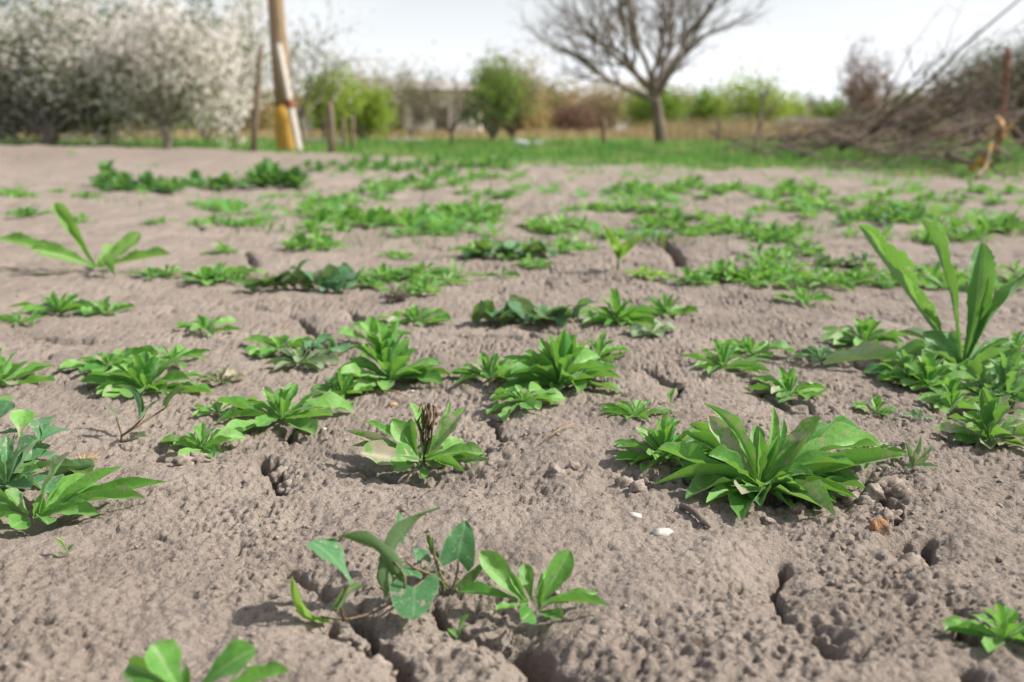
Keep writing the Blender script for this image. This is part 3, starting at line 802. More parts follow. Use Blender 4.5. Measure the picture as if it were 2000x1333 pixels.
# ------------------------------------------------------------------ leaves
PROF = {
    'obl':   ([0, .1, .25, .42, .58, .72, .84, .94, 1], [.14, .16, .32, .64, .90, 1.0, .88, .52, .05]),
    'spat':  ([0, .1, .25, .42, .58, .72, .86, .95, 1], [.14, .15, .24, .60, .93, 1.0, .86, .50, .06]),
    'lance': ([0, .1, .25, .42, .58, .72, .84, .94, 1], [.20, .24, .50, .82, 1.0, .88, .58, .26, .02]),
    'arch':  ([0, .1, .25, .42, .58, .72, .84, .94, 1], [.22, .24, .50, .85, 1.0, .92, .62, .30, .02]),
    'tooth': ([0, .1, .25, .42, .58, .72, .84, .94, 1], [.24, .26, .44, .72, .92, 1.0, .86, .46, .04]),
    'blade': ([0, .1, .3, .5, .75, .9, 1], [.5, .7, .95, 1.0, .8, .4, .02]),
}
def leaf_mesh(kind, bend, seed, nseg=14, ncol=6):
    r = random.Random(seed)
    tk, wk = PROF[kind]
    t = np.linspace(0, 1, nseg + 1)
    # ease samples towards the tip so it stays round
    t = 1 - (1 - t) ** (1.45 if nseg > 8 else 1.2)
    w = np.interp(t, tk, wk)
    w = np.convolve(np.pad(w, 1, mode='edge'), [.2, .6, .2], 'valid')
    tip0 = {'obl': .80, 'spat': .74, 'tooth': .82}.get(kind)
    if tip0:
        m_ = t > tip0
        w[m_] = np.interp(tip0, tk, wk) * np.maximum(1 - ((t[m_] - tip0) / (1 - tip0)) ** {'obl': 1.7, 'spat': 2.2, 'tooth': 1.8}[kind], 0) ** .72
    w[-1] = 0.02
    if kind == 'tooth':
        saw = (np.arange(nseg + 1) % 2) * 1.0
        w = w * (1 + 0.14 * (saw - 0.5) * (t > .12) * (t < .95))
    elif kind in ('obl', 'lance', 'arch'):
        saw = (np.arange(nseg + 1) % 3 == 0) * 1.0
        w = w * (1 - 0.05 * saw * (t > .5) * (t < .93))
    u = np.linspace(-1, 1, ncol + 1)
    s_c = r.uniform(-.5, .5) * 0.5
    phi = bend * (0.5 - t) + s_c * np.sin(2 * np.pi * t) * 0.5
    dt = np.diff(t, prepend=0)
    y = np.cumsum(np.cos(phi) * dt); z = np.cumsum(np.sin(phi) * dt)
    y -= y[0]; z -= z[0]
    a = -math.atan2(z[-1], y[-1]); L = math.hypot(z[-1], y[-1])
    y, z = (y * math.cos(a) - z * math.sin(a)) / L, (y * math.sin(a) + z * math.cos(a)) / L
    sway = r.uniform(-.06, .06)
    fold = r.uniform(0.15, 0.45); cup = r.uniform(-0.05, 0.06); wav = r.uniform(0.012, 0.035); ph = r.uniform(0, 6)
    twist = r.uniform(-.5, .5)
    V = []; UV = []
    for i in range(nseg + 1):
        tw = twist * (t[i] - .3) * 0.9
        wl = 0.5 * w[i] * (1 + 0.06 * math.sin(7 * t[i] + ph))
        for uu in u:
            xl = uu * wl
            zl = fold * abs(uu) ** 1.3 * w[i] * 0.30 + cup * uu * uu * w[i] * .4 + wav * abs(uu) ** 2 * math.sin(19 * t[i] + ph + 2.2 * uu) * w[i]
            V.append((xl * math.cos(tw) + sway * math.sin(math.pi * t[i]), y[i], z[i] + zl + xl * math.sin(tw) * 0.35))
            UV.append((uu * .5 + .5, t[i]))
    k = ncol + 1
    f = [(i * k + j, i * k + j + 1, (i + 1) * k + j + 1, (i + 1) * k + j) for i in range(nseg) for j in range(ncol)]
    return np.array(V), np.array(f), np.array(UV)

def sagittate_mesh(seed, roll=0.0, bend=0.6, nseg=9):
    """arrow-shaped bindweed leaf, base lobes reaching back past the petiole"""
    r = random.Random(seed)
    V = []; UV = []; f = []
    t = np.linspace(0, 1, nseg + 1)
    wid = np.interp(t, [0, .06, .15, .3, .5, .75, .9, 1], [.36, .50, .50, .46, .40, .27, .13, .01])
    us = [-1, -.66, -.33, 0, .33, .66, 1]
    for i in range(nseg + 1):
        for uu in us:
            yb = t[i]; ye = t[i] - 0.30 * (1 - t[i]) ** 3
            if i == 0: ye = -0.26
            yy = yb + (ye - yb) * abs(uu) ** 1.2
            xx = uu * wid[i]
            ang = roll * xx * 3.0
            if abs(roll) > 1e-3:
                rad = 1 / (roll * 3.0); x2 = rad * math.sin(ang); z2 = rad * (1 - math.cos(ang)) * .42
            else:
                x2, z2 = xx, 0
            zz = 0.12 * bend * (1 - (2 * yy - 1) ** 2) + 0.02 * math.sin(11 * yy + 3 * uu + seed) + 0.10 * abs(uu) * wid[i] + 0.015 * math.sin(9 * yy + seed) * uu
            V.append((x2, yy, zz + z2)); UV.append((uu * .5 + .5, t[i]))
    k = 7
    for i in range(nseg):
        for j in range(6):
            f.append((i * k + j, i * k + j + 1, (i + 1) * k + j + 1, (i + 1) * k + j))
    return np.array(V), np.array(f), np.array(UV)

PROTO = {}
def proto(kind, matname, var, res='hi'):
    key = (kind, matname, var, res)
    if key not in PROTO:
        nseg, ncol = (15, 6) if res == 'hi' else (7, 2)
        if kind == 'sag':
            V, f, uv = sagittate_mesh(var * 13 + 5, roll=[0.0, 0.15, -0.1, 0.25][var % 4], bend=[.6, .9, -.4, .5][var % 4])
        elif kind == 'sagroll':
            V, f, uv = sagittate_mesh(var * 7 + 3, roll=[1.6, -1.5, 1.9][var % 3], bend=[1.4, -1.2, .8][var % 3])
        else:
            bends = {'obl': [.35, .6, .85, .2, .5, .7], 'spat': [.5, .8, .3, .65, .95, .4], 'lance': [.3, .55, .8, .15, .4, .65],
                     'arch': [1.5, 1.2, 1.7, 1.4, 1.3, 1.6], 'tooth': [.25, .5, -.2, .4, .15, .6], 'blade': [.6, .9, .3, 1.1, .5, .2]}[kind]
            if kind == 'tooth' and res == 'hi': nseg = 26
            V, f, uv = leaf_mesh(kind, bends[var % 6], abs(hash_s(kind)) + var * 31, nseg, ncol)
        me = mesh_np('leaf', V, f, uv=uv)
        me.materials.append(M[matname])
        PROTO[key] = me
    return PROTO[key]

def hash_s(s): return sum(ord(c) * (i + 3) for i, c in enumerate(s))

def leaf_matrix(base, tip, width, roll=0.0, flip_az=None, nrm=None):
    d = Vector(tip) - Vector(base); L = d.length
    yv = d / L
    h = math.hypot(d.x, d.y)
    az = math.atan2(d.y, d.x) if (h > 0.12 * L or flip_az is None) else flip_az
    xv = Vector((math.sin(az), -math.cos(az), 0))
    xv = (xv - yv * xv.dot(yv)).normalized()
    zv = xv.cross(yv)
    if nrm is not None:
        q = nrm - yv * nrm.dot(yv)
        if q.length > .15:
            zv = q.normalized(); xv = yv.cross(zv)
    if roll:
        q = Matrix.Rotation(roll, 3, yv); xv = q @ xv; zv = q @ zv
    m = Matrix(((xv.x * width, yv.x * L, zv.x * L, base[0]), (xv.y * width, yv.y * L, zv.y * L, base[1]),
                (xv.z * width, yv.z * L, zv.z * L, base[2]), (0, 0, 0, 1)))
    return m

def add_leaf(parent, base, tip, width, kind, matname, var, roll=0.0, res='hi', name='leaf', nrm=None):
    """base, tip are relative to the plant's root"""
    o = link(name, proto(kind, matname, var, res), parent=parent)
    o.matrix_local = leaf_matrix(base, tip, width, roll, nrm=nrm)
    return o

def zfull(xs, ys):
    xs = np.asarray(xs, float); ys = np.asarray(ys, float)
    gx, gy, gz = GRID['xs'], GRID['ys'], GRID['z']
    i = np.clip(np.searchsorted(gx, xs) - 1, 0, len(gx) - 2); j = np.clip(np.searchsorted(gy, ys) - 1, 0, len(gy) - 2)
    a = (xs - gx[i]) / (gx[i + 1] - gx[i]); b = (ys - gy[j]) / (gy[j + 1] - gy[j])
    return (gz[j, i] * (1 - a) + gz[j, i + 1] * a) * (1 - b) + (gz[j + 1, i] * (1 - a) + gz[j + 1, i + 1] * a) * b

def rosette(p, R_, H_, n, kind, matname, label, seed, group=None, res='hi', name='rosette_weed', cat='weed'):
    r = random.Random(seed)
    zb = float(zfull([p[0]], [p[1]])[0])
    zb = max(zb, zgrid(p) - 0.008)
    root = thing(name, (p[0], p[1], zb), label, cat, group)
    a0 = r.uniform(0, 6.28)
    fr = [i / max(1, n - 1) for i in range(n)]
    tips = []
    for i, f in enumerate(fr):
        az = a0 + i * 2.39996 + r.uniform(-.35, .35)
        if f < 0.55:
            rad = R_ * r.uniform(.72, 1.06) * (1 - .25 * f); up = H_ * r.uniform(.05, .25) + f * H_ * .5; flat = f < .3
        else:
            g_ = (f - .55) / .45
            rad = R_ * (.62 - .45 * g_) * r.uniform(.8, 1.15); up = H_ * (.55 + .45 * g_) * r.uniform(.75, 1.08); flat = False
        tips.append((az, rad, up, flat, f))
    gx = [p[0] + math.cos(t_[0]) * t_[1] for t_ in tips]; gy = [p[1] + math.sin(t_[0]) * t_[1] for t_ in tips]
    gz = np.maximum(zfull(gx, gy), ground_macro(np.array(gx), np.array(gy)) - 0.004)
    for (az, rad, up, flat, f), x, y, z in zip(tips, gx, gy, gz):
        tz = max(z - zb + 0.003 + (0.003 * r.random() if flat else 0), up if not flat else -1)
        tip = Vector((x - p[0], y - p[1], tz))
        b = Vector((math.cos(az), math.sin(az), 0)) * 0.025 * R_; b.z = 0.004 + 0.10 * H_ * f
        L = (tip - b).length
        wr = {'obl': .335, 'spat': .43, 'lance': .25, 'arch': .3, 'tooth': .3}[kind] * r.uniform(.82, 1.2)
        kk = kind if r.random() < .8 else ('obl' if kind != 'obl' else 'lance')
        add_leaf(root, b, tip, max(L, R_ * .45) * wr, kk, matname if r.random() < .85 or matname != 'leaf' else 'leaf_dusty', r.randrange(6), r.uniform(-.55, .55), res)
    return root

def hero_rosette(spec, label, mats, seed, name='rosette_weed', cat='weed', base_lift=0.006, spread=0.004, wmul=1.0):
    conv, bpx, leaves = spec
    r = random.Random(seed)
    g = ground_at(*conv(*bpx)); dep = fdepth(g)
    zb = float(zfull([g.x], [g.y])[0]); zb = max(zb, g.z - 0.012)
    root = thing(name, (g.x, g.y, zb), label, cat)
    s = conv(1, 0)[0] - conv(0, 0)[0]
    for (cx, cy, off, wpx, kind, mi) in leaves:
        px, py = conv(cx, cy)
        if off == 'g':
            q = ground_at(px, py); z = float(zfull([q.x], [q.y])[0]); q = Vector((q.x, q.y, max(z, q.z - .004) + 0.004))
        else:
            q = at_depth(px, py, dep + off)
            zz = float(zfull([q.x], [q.y])[0])
            if q.z < zz + 0.003: q.z = zz + 0.003
        tip = q - Vector((g.x, g.y, zb))
        a = math.atan2(tip.y, tip.x)
        b = Vector((math.cos(a) * spread, math.sin(a) * spread, base_lift + r.uniform(0, .006)))
        w = wpx * s * fdepth(q) / F * (.80 if kind == 'tooth' else 1.03) * wmul
        L = (tip - b).length
        w = min(w, L * .7)
        nr = Vector((r.uniform(-.45, .45), r.uniform(-1.0, -.25) if off != 'g' else r.uniform(-.5, .1), .9))
        add_leaf(root, b, tip, w, kind, mats[mi], r.randrange(6), r.uniform(-.35, .35), nrm=nr)
    return root, g, zb, dep

def fill_leaves(root, R_, H_, n, mats, seed):
    r = random.Random(seed)
    bx, by, bz = root.location
    for i in range(n):
        az = i * 2.39996 + r.uniform(-.3, .3); f = i / n
        rad = R_ * (1 - .55 * f) * r.uniform(.7, 1.05); x = bx + math.cos(az) * rad; y = by + math.sin(az) * rad
        z = float(zfull([x], [y])[0]) - bz + .004
        tip = Vector((x - bx, y - by, max(z, H_ * (.08 + .55 * f) * r.uniform(.6, 1.2))))
        b = Vector((math.cos(az) * .004, math.sin(az) * .004, .005))
        add_leaf(root, b, tip, tip.length * r.uniform(.25, .36), r.choice(['obl', 'spat', 'obl', 'lance']), r.choice(mats), r.randrange(6), r.uniform(-.5, .5))

# ------------------------------------------------------------------ hero plants
big, *_ = hero_rosette(HERO_BIG, 'largest lush rosette weed with broad leaves dusted with soil', ['leaf', 'leaf_dusty'], 1)
stalk, sg, sz, sdep = hero_rosette(HERO_STALK, 'rosette weed with a blackened dead seed head and dusty leaves', ['leaf', 'leaf_dusty', 'leaf_dusty', 'leaf_brown'], 2, wmul=1.4)
hero_rosette(HERO_FRONT, 'starry rosette weed growing beside the curled bindweed', ['leaf', 'leaf'], 3)
hero_rosette(HERO_LEFT, 'large sprawling rosette in front of the round-leaved weed', ['leaf', 'leaf_dusty'], 4)
hero_rosette(HERO_CORNER, 'blurred broad-leaved weed with only its upper leaves in view', ['leaf', 'leaf'], 5)
tall, tg, tz, tdep = hero_rosette(HERO_TALL, 'tall weed with long upright toothed leaves', ['leaf_lettuce', 'leaf_grey', 'leaf_grey'], 6, name='long_leaved_weed')
hero_rosette(HERO_FLATLEFT, 'light green plant with long toothed leaves sprawling over bare soil', ['leaf_light', 'leaf_light'], 7, name='long_leaved_weed')

fill_leaves(big, .090, .052, 36, ['leaf', 'leaf_dusty', 'leaf_dusty', 'leaf_lettuce'], 51)
fill_leaves(stalk, .045, .028, 9, ['leaf', 'leaf_dusty'], 52)
fill_leaves(tall, .11, .075, 14, ['leaf_lettuce', 'leaf_lettuce', 'leaf'], 53)
# dead seed head inside the stalk rosette
mb = MB(); r = random.Random(3)
tipw = at_depth(*cB(1150, 260), sdep + .012) - Vector((sg.x, sg.y, sz))
for k in range(11):
    a = Vector((.002 + r.uniform(-.002, .002), .008 + r.uniform(-.002, .002), .004))
    e = tipw + Vector((r.uniform(-.004, .010), r.uniform(-.004, .006), r.uniform(-.014, .002)))
    pts = [a.lerp(e, q) + Vector((r.uniform(-1, 1), r.uniform(-1, 1), r.uniform(-.6, .6))) * .0016 * (1 if 0 < q < 1 else 0) * (1 + 2 * q) for q in (0, .25, .45, .65, .85, 1)]
    e2 = e + Vector((r.uniform(-.005, .005), r.uniform(-.004, .004), -.008)); pts.append(e2)
    mb.tube(pts, [.0008, .0007, .0008, .0009, .0013, .0011, .0004], 5)
link('seed_head', mb.build('seed_head'), M['dead'], stalk)

# ------------------------------------------------------------------ bindweed: trailing stems with arrow-shaped leaves
def bindweed(conv, rootpx, stems, leaves, label, seed, matl='leaf_dark', stem_r=.0011, group=None):
    r = random.Random(seed)
    g = ground_at(*conv(*rootpx)); dep = fdepth(g)
    zb = max(float(zfull([g.x], [g.y])[0]), g.z - .01)
    root = thing('bindweed', (g.x, g.y, zb), label, 'weed', group)
    o = Vector((g.x, g.y, zb))
    s = conv(1, 0)[0] - conv(0, 0)[0]
    def P(cx, cy, off):
        px, py = conv(cx, cy)
        if off == 'g':
            q = ground_at(px, py); return Vector((q.x, q.y, max(float(zfull([q.x], [q.y])[0]), q.z - .006) + .003)) - o
        q = at_depth(px, py, dep + off)
        q.z = max(q.z, float(zfull([q.x], [q.y])[0]) + .002)
        return q - o
    for st in stems:
        mb = MB(); pts = [P(*q) for q in st]
        sm = []
        for i in range(len(pts) - 1):
            for q in (0, .33, .67): sm.append(pts[i].lerp(pts[i + 1], q))
        sm.append(pts[-1])
        for i in range(1, len(sm) - 1): sm[i] = sm[i] * .5 + (sm[i - 1] + sm[i + 1]) * .25
        mb.tube(sm, [stem_r * (1 - .4 * i / len(sm)) for i in range(len(sm))], 6)
        link('stem', mb.build('stem'), M['stem_red'], root)
    for (bx, by, tx, ty, ob, ot, wpx, kind, mat, roll) in leaves:
        b = P(bx, by, ob); t = P(tx, ty, ot)
        w = wpx * s * dep / F
        L = (t - b).length
        add_leaf(root, b, t, max(w * (1.0 if kind.startswith('sag') else 1.25), L * .35), kind, mat, r.randrange(4), roll)
    return root
# front bindweed: base x,y, tip x,y, depth offsets, width, kind, material, roll
bindweed(cC, (985, 690), [
    [(985, 690, 'g'), (900, 640, -.005), (760, 745, -.03), (600, 815, 'g'), (450, 850, 'g'), (330, 830, 'g')],
    [(985, 690, 'g'), (930, 600, .0), (905, 480, .0)],
    [(1010, 690, 'g'), (1035, 640, .0), (1040, 560, .0)],
    [(900, 640, -.005), (800, 600, -.015), (765, 560, -.015)],
    [(760, 745, -.03), (770, 640, -.03), (700, 560, -.02)],
    [(450, 850, 'g'), (430, 780, -.05), (480, 700, -.045)],
], [
    (492, 690, 280, 468, -.045, -.035, 170, 'spat', 'leaf_dark', .25),
    (690, 610, 345, 462, -.02, -.03, 150, 'sagroll', 'leaf_wilt', .4),
    (700, 650, 945, 295, -.02, .0, 95, 'sagroll', 'leaf_wilt', -.9),
    (815, 705, 805, 875, -.03, -.055, 250, 'sag', 'leaf_dark', .15),
    (1035, 560, 1080, 360, .0, .012, 190, 'sag', 'leaf_dark', .2),
    (905, 470, 1010, 545, .0, .02, 110, 'sagroll', 'leaf_wilt', .3),
    (730, 440, 735, 310, .01, .02, 80, 'sag', 'leaf_dark', .8),
    (860, 560, 810, 500, .01, .02, 80, 'sag', 'leaf_dark', .0),
    (320, 830, 185, 650, 'g', -.055, 75, 'sagroll', 'leaf_yellow', .2),
    (430, 800, 565, 705, -.05, -.03, 90, 'sagroll', 'leaf_wilt', .1),
    (960, 690, 880, 580, .0, .0, 80, 'sag', 'leaf_dark', .5),
    (1060, 700, 1180, 570, .0, .0, 40, 'sag', 'leaf_wilt', 1.0),
    (800, 640, 750, 590, -.02, -.01, 120, 'sag', 'leaf_dark', .4),
], 'wilting bindweed with arrow-shaped curled leaves over a wide dark crack', 21)
# red-stemmed bindweed before the bushy rosette
bindweed(cG, (655, 625), [
    [(655, 625, 'g'), (662, 580, .0), (630, 490, .0)], [(660, 590, .0), (740, 530, .0), (785, 475, -.005)],
    [(665, 585, .0), (800, 500, .015), (930, 415, .025)], [(655, 625, 'g'), (700, 615, -.01), (745, 600, -.01)],
], [
    (632, 492, 565, 418, .0, -.005, 80, 'sag', 'leaf_dark', .2), (785, 470, 905, 378, -.005, .0, 120, 'sag', 'leaf_dark', -.3),
    (750, 440, 625, 315, .01, .02, 75, 'sagroll', 'leaf_dark', .4), (915, 410, 1060, 325, .02, .03, 80, 'sagroll', 'leaf_wilt', .2),
    (735, 595, 800, 592, -.01, -.01, 60, 'sag', 'leaf_wilt', .2),
], 'small red-stemmed bindweed with few leaves on bare soil', 22)
# round-leaved weed on the left
bindweed(cG, (20, 790), [
    [(20, 790, 'g'), (60, 740, .0), (110, 690, .0)], [(20, 790, 'g'), (150, 660, .01), (215, 610, .01)], [(20, 790, 'g'), (100, 650, .01), (115, 590, .01)],
    [(20, 790, 'g'), (200, 720, 'g'), (330, 745, 'g')],
], [
    (60, 745, 205, 600, -.01, -.005, 125, 'spat', 'leaf_dark', .2), (225, 615, 330, 545, .01, .03, 150, 'spat', 'leaf_dark', .1), (215, 625, 200, 500, .01, .04, 130, 'spat', 'leaf_dark', .1),
    (110, 600, 135, 445, .01, .025, 100, 'spat', 'leaf', .2), (-20, 520, 60, 400, .03, .04, 120, 'spat', 'leaf_dark', .2), (-40, 580, 95, 570, .02, .02, 60, 'obl', 'leaf_dark', .1),
    (320, 745, 485, 812, 'g', 'g', 110, 'spat', 'leaf_wilt', .1), (0, 800, 290, 690, .0, .01, 90, 'spat', 'leaf_dark', .3), (20, 800, 230, 770, -.02, -.02, 120, 'obl', 'leaf_dusty', .2),
    (-30, 640, 80, 635, .0, .0, 60, 'spat', 'leaf_dark', .2), (-60, 700, 60, 690, .0, .0, 130, 'spat', 'leaf_dark', .0), (-20, 820, 150, 840, 'g', 'g', 120, 'spat', 'leaf_dark', .0),
    (-40, 480, -10, 380, .03, .05, 150, 'spat', 'leaf', .0),
], 'round-leaved dark weed behind the large sprawling rosette', 23)
# dark bindweed clumps further back
def dark_clump(x0, x1, y, n, hpx, label, seed, size=46):
    r = random.Random(seed)
    cx = (x0 + x1) / 2
    st = []; lv = []
    for k in range(n):
        x = x0 + (x1 - x0) * (k + .5) / n + r.uniform(-8, 8); h = r.uniform(.35, 1) * hpx
        yy = y + r.uniform(-6, 8)
        st.append([(cx + (x - cx) * .35, y, 'g'), (x, yy - h * .4, r.uniform(-.02, .02))])
        for j in range(2):
            tx = x + r.uniform(-1, 1) * size * .8
            lv.append((x, yy - h * .35, tx, yy - h * r.uniform(.5, 1.15), r.uniform(-.02, .02), r.uniform(-.05, .05), size * r.uniform(.7, 1.1), r.choice(['sag', 'sag', 'sag', 'sagroll']), r.choice(['leaf_dark', 'leaf_dark', 'leaf_wilt']), r.uniform(-.6, .6)))
    bindweed(crop(0, 0, 1), (cx, y), st, lv, label, seed, stem_r=.0013)
dark_clump(500, 690, 568, 13, 55, 'broad clump of blue-green bindweed over a shadowed hollow', 31, 44)
dark_clump(600, 680, 692, 4, 46, 'dark bindweed with drooping leaves between two flat rosettes', 32, 50)
dark_clump(935, 1130, 632, 13, 62, 'dark bindweed clump with one tall pale leaf on cracked soil', 33, 48)
dark_clump(915, 1090, 505, 9, 38, 'row of dark bindweed leaves casting a dark shadow', 34, 40)
dark_clump(1600, 1700, 520, 7, 36, 'dark bindweed patch left of the tall weed behind the long strip', 35, 36)
dark_clump(1275, 1312, 470, 3, 26, 'tiny dark bluish seedling beside a short deep crack', 36, 24)

# ------------------------------------------------------------------ the other near rosettes
for i, (x, y, hw, hp, n, kind, mat, label) in enumerate(NEAR):
    g = ground_at(x, y); d = fdepth(g)
    rosette(g, hw * d / F * 1.16, hp * d / F * 1.2, int(n * 1.6), kind, mat, label, 100 + i)

# grey sprig beside the largest rosette
g = ground_at(1782, 918); d = fdepth(g); z = max(float(zfull([g.x], [g.y])[0]), g.z - .008)
o = thing('grey_sprig', (g.x, g.y, z), 'small grey-green narrow-leaved sprig at the right of the largest rosette', 'weed')
for k, (tx, ty, w) in enumerate(((1768, 862, 10), (1798, 852, 10), (1822, 866, 9), (1785, 880, 12), (1815, 890, 9), (1832, 912, 9), (1770, 912, 11), (1776, 890, 13))):
    tip = at_depth(tx, ty, d + rng.uniform(-.01, .012)) - Vector((g.x, g.y, z))
    add_leaf(o, (0, 0, .003), tip, w * d / F * 1.2, 'lance', 'leaf_grey', k % 6, rng.uniform(-.5, .5), nrm=Vector((.2, -.8, .4)))

# yellow-green maize-like sprout
g = ground_at(1207, 528); d = fdepth(g); z = zgrid(g)
o = thing('grass_sprout', (g.x, g.y, z), 'upright yellow-green grassy sprout standing alone', 'weed')
for k, (tx, ty, w, off) in enumerate(((1176, 440, 17, .0), (1252, 458, 16, -.02), (1205, 462, 16, .03), (1228, 470, 14, -.03), (1192, 480, 12, -.04))):
    tip = at_depth(tx, ty, d + off) - Vector((g.x, g.y, z))
    add_leaf(o, (0, 0, .022 + .004 * k), tip, w * d / F * 1.1, 'blade', 'leaf_yellow', k, nrm=Vector((.2, -.8, .4)))
mb = MB(); mb.tube([(0, 0, 0), (0, 0, .02), (.001, 0, .04)], [.003, .0026, .0016], 6); link('stem', mb.build('stem'), M['stem_green'], o)

# small sprouts on bare soil
for (x, y, label) in ((132, 1085, 'lone seedling leaf on bare pitted soil'), (893, 1222, 'tiny green seedling inside the front crack'), (1310, 785, 'thin grass shoot beside the cracked soil lump')):
    g = ground_at(x, y); d = fdepth(g); z = max(float(zfull([g.x], [g.y])[0]), g.z - .02)
    o = thing('seedling', (g.x, g.y, z), label, 'weed')
    for k in range(3):
        a = rng.uniform(0, 6.28)
        add_leaf(o, (0, 0, .001), (math.cos(a) * .007, math.sin(a) * .007, .005 + .005 * k), .0045, 'spat' if k else 'lance', 'leaf', k)

# ------------------------------------------------------------------ the rows of smaller weeds behind
CLUMP = {}
def clump_mesh(mat, var, ratio):
    key = (mat, var % 5, ratio)
    if key in CLUMP: return CLUMP[key]
    r = random.Random(hash_s(mat) + var % 5 * 17 + int(ratio * 100))
    n = 15 if ratio < .9 else 22
    Vs = []; Fs = []; Us = []; b = 0
    for i in range(n):
        f = i / (n - 1); az = i * 2.39996 + r.uniform(-.3, .3)
        rad = (1.0 - .72 * f) * r.uniform(.75, 1.08); up = ratio * (.08 + .92 * f) * r.uniform(.7, 1.1)
        tip = Vector((math.cos(az) * rad, math.sin(az) * rad, up))
        base = Vector((math.cos(az) * .04, math.sin(az) * .04, .02))
        V, fc, uv = leaf_mesh(r.choice(['obl', 'lance', 'spat']), r.choice([.3, .6, .9]), r.randrange(9999), 5, 2)
        m = leaf_matrix(base, tip, (tip - base).length * r.uniform(.34, .5), r.uniform(-.4, .4))
        M4 = np.array(m); V4 = np.c_[V, np.ones(len(V))] @ M4.T
        Vs.append(V4[:, :3]); Fs.append(fc + b); Us.append(uv); b += len(V)
    me = mesh_np('weed_clump', np.concatenate(Vs), np.concatenate(Fs), uv=np.concatenate(Us))
    me.materials.append(M[mat])
    CLUMP[key] = me
    return me
seed = 500
for (x0, x1, y0, y1, n, hw, ratio, mat, leafed, label) in WEED_ROWS:
    r = random.Random(x0 * 7 + y0)
    for k in range(n):
        x = x0 + (x1 - x0) * ((k + .5) / n + r.uniform(-.4, .4) / n); y = r.uniform(y0, y1)
        g = ground_at(x, y); d = fdepth(g); Rm = hw * r.uniform(.85, 1.4) * d / F
        seed += 1
        gname = label if n > 1 else None
        if leafed:
            rosette(g, Rm, Rm * ratio, r.choice([9, 11, 13]), r.choice(['obl', 'obl', 'lance', 'spat']), mat, label, seed, gname, res='lo')
        else:
            mm = {'leaf': 'leaf_mid'}.get(mat, mat)
            o = link('rosette_weed', clump_mesh(mm, r.randrange(5), ratio))
            z = float(zfull([g.x], [g.y])[0])
            o.location = (g.x, g.y, max(z, g.z - .01)); o.rotation_euler = (0, 0, r.uniform(0, 6.28)); o.scale = (Rm, Rm, Rm)
            tag(o, label, 'weed', gname)
#--PART3--
# ------------------------------------------------------------------ litter on the soil
def lump_verts(seed, sub, amp, sc=(1, 1, 1)):
    import bmesh
    bm = bmesh.new(); bmesh.ops.create_icosphere(bm, subdivisions=sub, radius=1.0)
    r = random.Random(seed); ox, oy = r.uniform(0, 99), r.uniform(0, 99)
    V = np.array([v.co[:] for v in bm.verts]); f = np.array([[v.index for v in fc.verts] for fc in bm.faces])
    bm.free()
    n = fbm(V[:, 0] * 1.3 + ox + V[:, 2], V[:, 1] * 1.3 + oy - V[:, 2] * .7, 3, seed)
    V = V * (1 + amp * n)[:, None] * np.array(sc)
    return V, f

def lump(name, px, py, size, label, cat, mat, seed, sub=3, amp=.45, sink=.3, group=None, rot=0.0):
    g = ground_at(px, py)
    V, f = lump_verts(seed, sub, amp, size)
    o = link(name, mesh_np(name, V, f), M[mat])
    z = float(zfull([g.x], [g.y])[0])
    o.location = (g.x, g.y, max(z, g.z - .012) + size[2] * (1 - 2 * sink) * .5); o.rotation_euler = (0, 0, rot)
    tag(o, label, cat, group)
    return o
lump('stone', 1714, 1030, (.0065, .006, .0085), 'small orange-brown stone on the pitted soil', 'stone', 'brick', 5)
def flake(name, px, py, L, W, label, cat, mat, seed, rot, tilt=.25):
    r = random.Random(seed); n = 9
    g = ground_at(px, py); z = float(zfull([g.x], [g.y])[0])
    ring = [(math.cos(a) * L * r.uniform(.75, 1.1), math.sin(a) * W * r.uniform(.7, 1.1)) for a in [2 * math.pi * i / n for i in range(n)]]
    V = [(0, 0, W * .16)] + [(x, y, 0) for x, y in ring] + [(0, 0, W * .02)] + [(x * .97, y * .97, -W * .14) for x, y in ring]
    f = []
    for i in range(n):
        j = (i + 1) % n
        f += [(0, 1 + i, 1 + j), (n + 1, n + 2 + j, n + 2 + i), (1 + i, n + 2 + i, n + 2 + j), (1 + i, n + 2 + j, 1 + j)]
    o = link(name, mesh_np(name, V, f), M[mat])
    o.location = (g.x, g.y, max(z, g.z - .01) + W * .3); o.rotation_euler = (tilt, 0, rot)
    return tag(o, label, cat)
flake('shell_fragment', 1296, 1034, .0085, .0055, 'larger white shell fragment on pitted soil', 'shell', 'shell', 4, .3)
flake('shell_fragment', 1240, 1003, .0070, .0036, 'narrow pale shell fragment beside the buried twig', 'shell', 'shell', 8, -.7, .5)
flake('seed', 373, 728, .0062, .0040, 'white oval seed lying on the soil', 'seed', 'shell', 9, .1)
flake('pebble', 633, 838, .0026, .0022, 'tiny white pebble beside the dead-headed rosette', 'pebble', 'shell', 12, .1)
flake('pebble', 805, 764, .0028, .0022, 'tiny white pebble below the tall leafy rosette', 'pebble', 'shell', 13, .1)
flake('dead_leaf_scrap', 768, 790, .006, .004, 'small orange dead leaf scrap behind the dead-headed rosette', 'leaf', 'straw', 14, .4, .5)
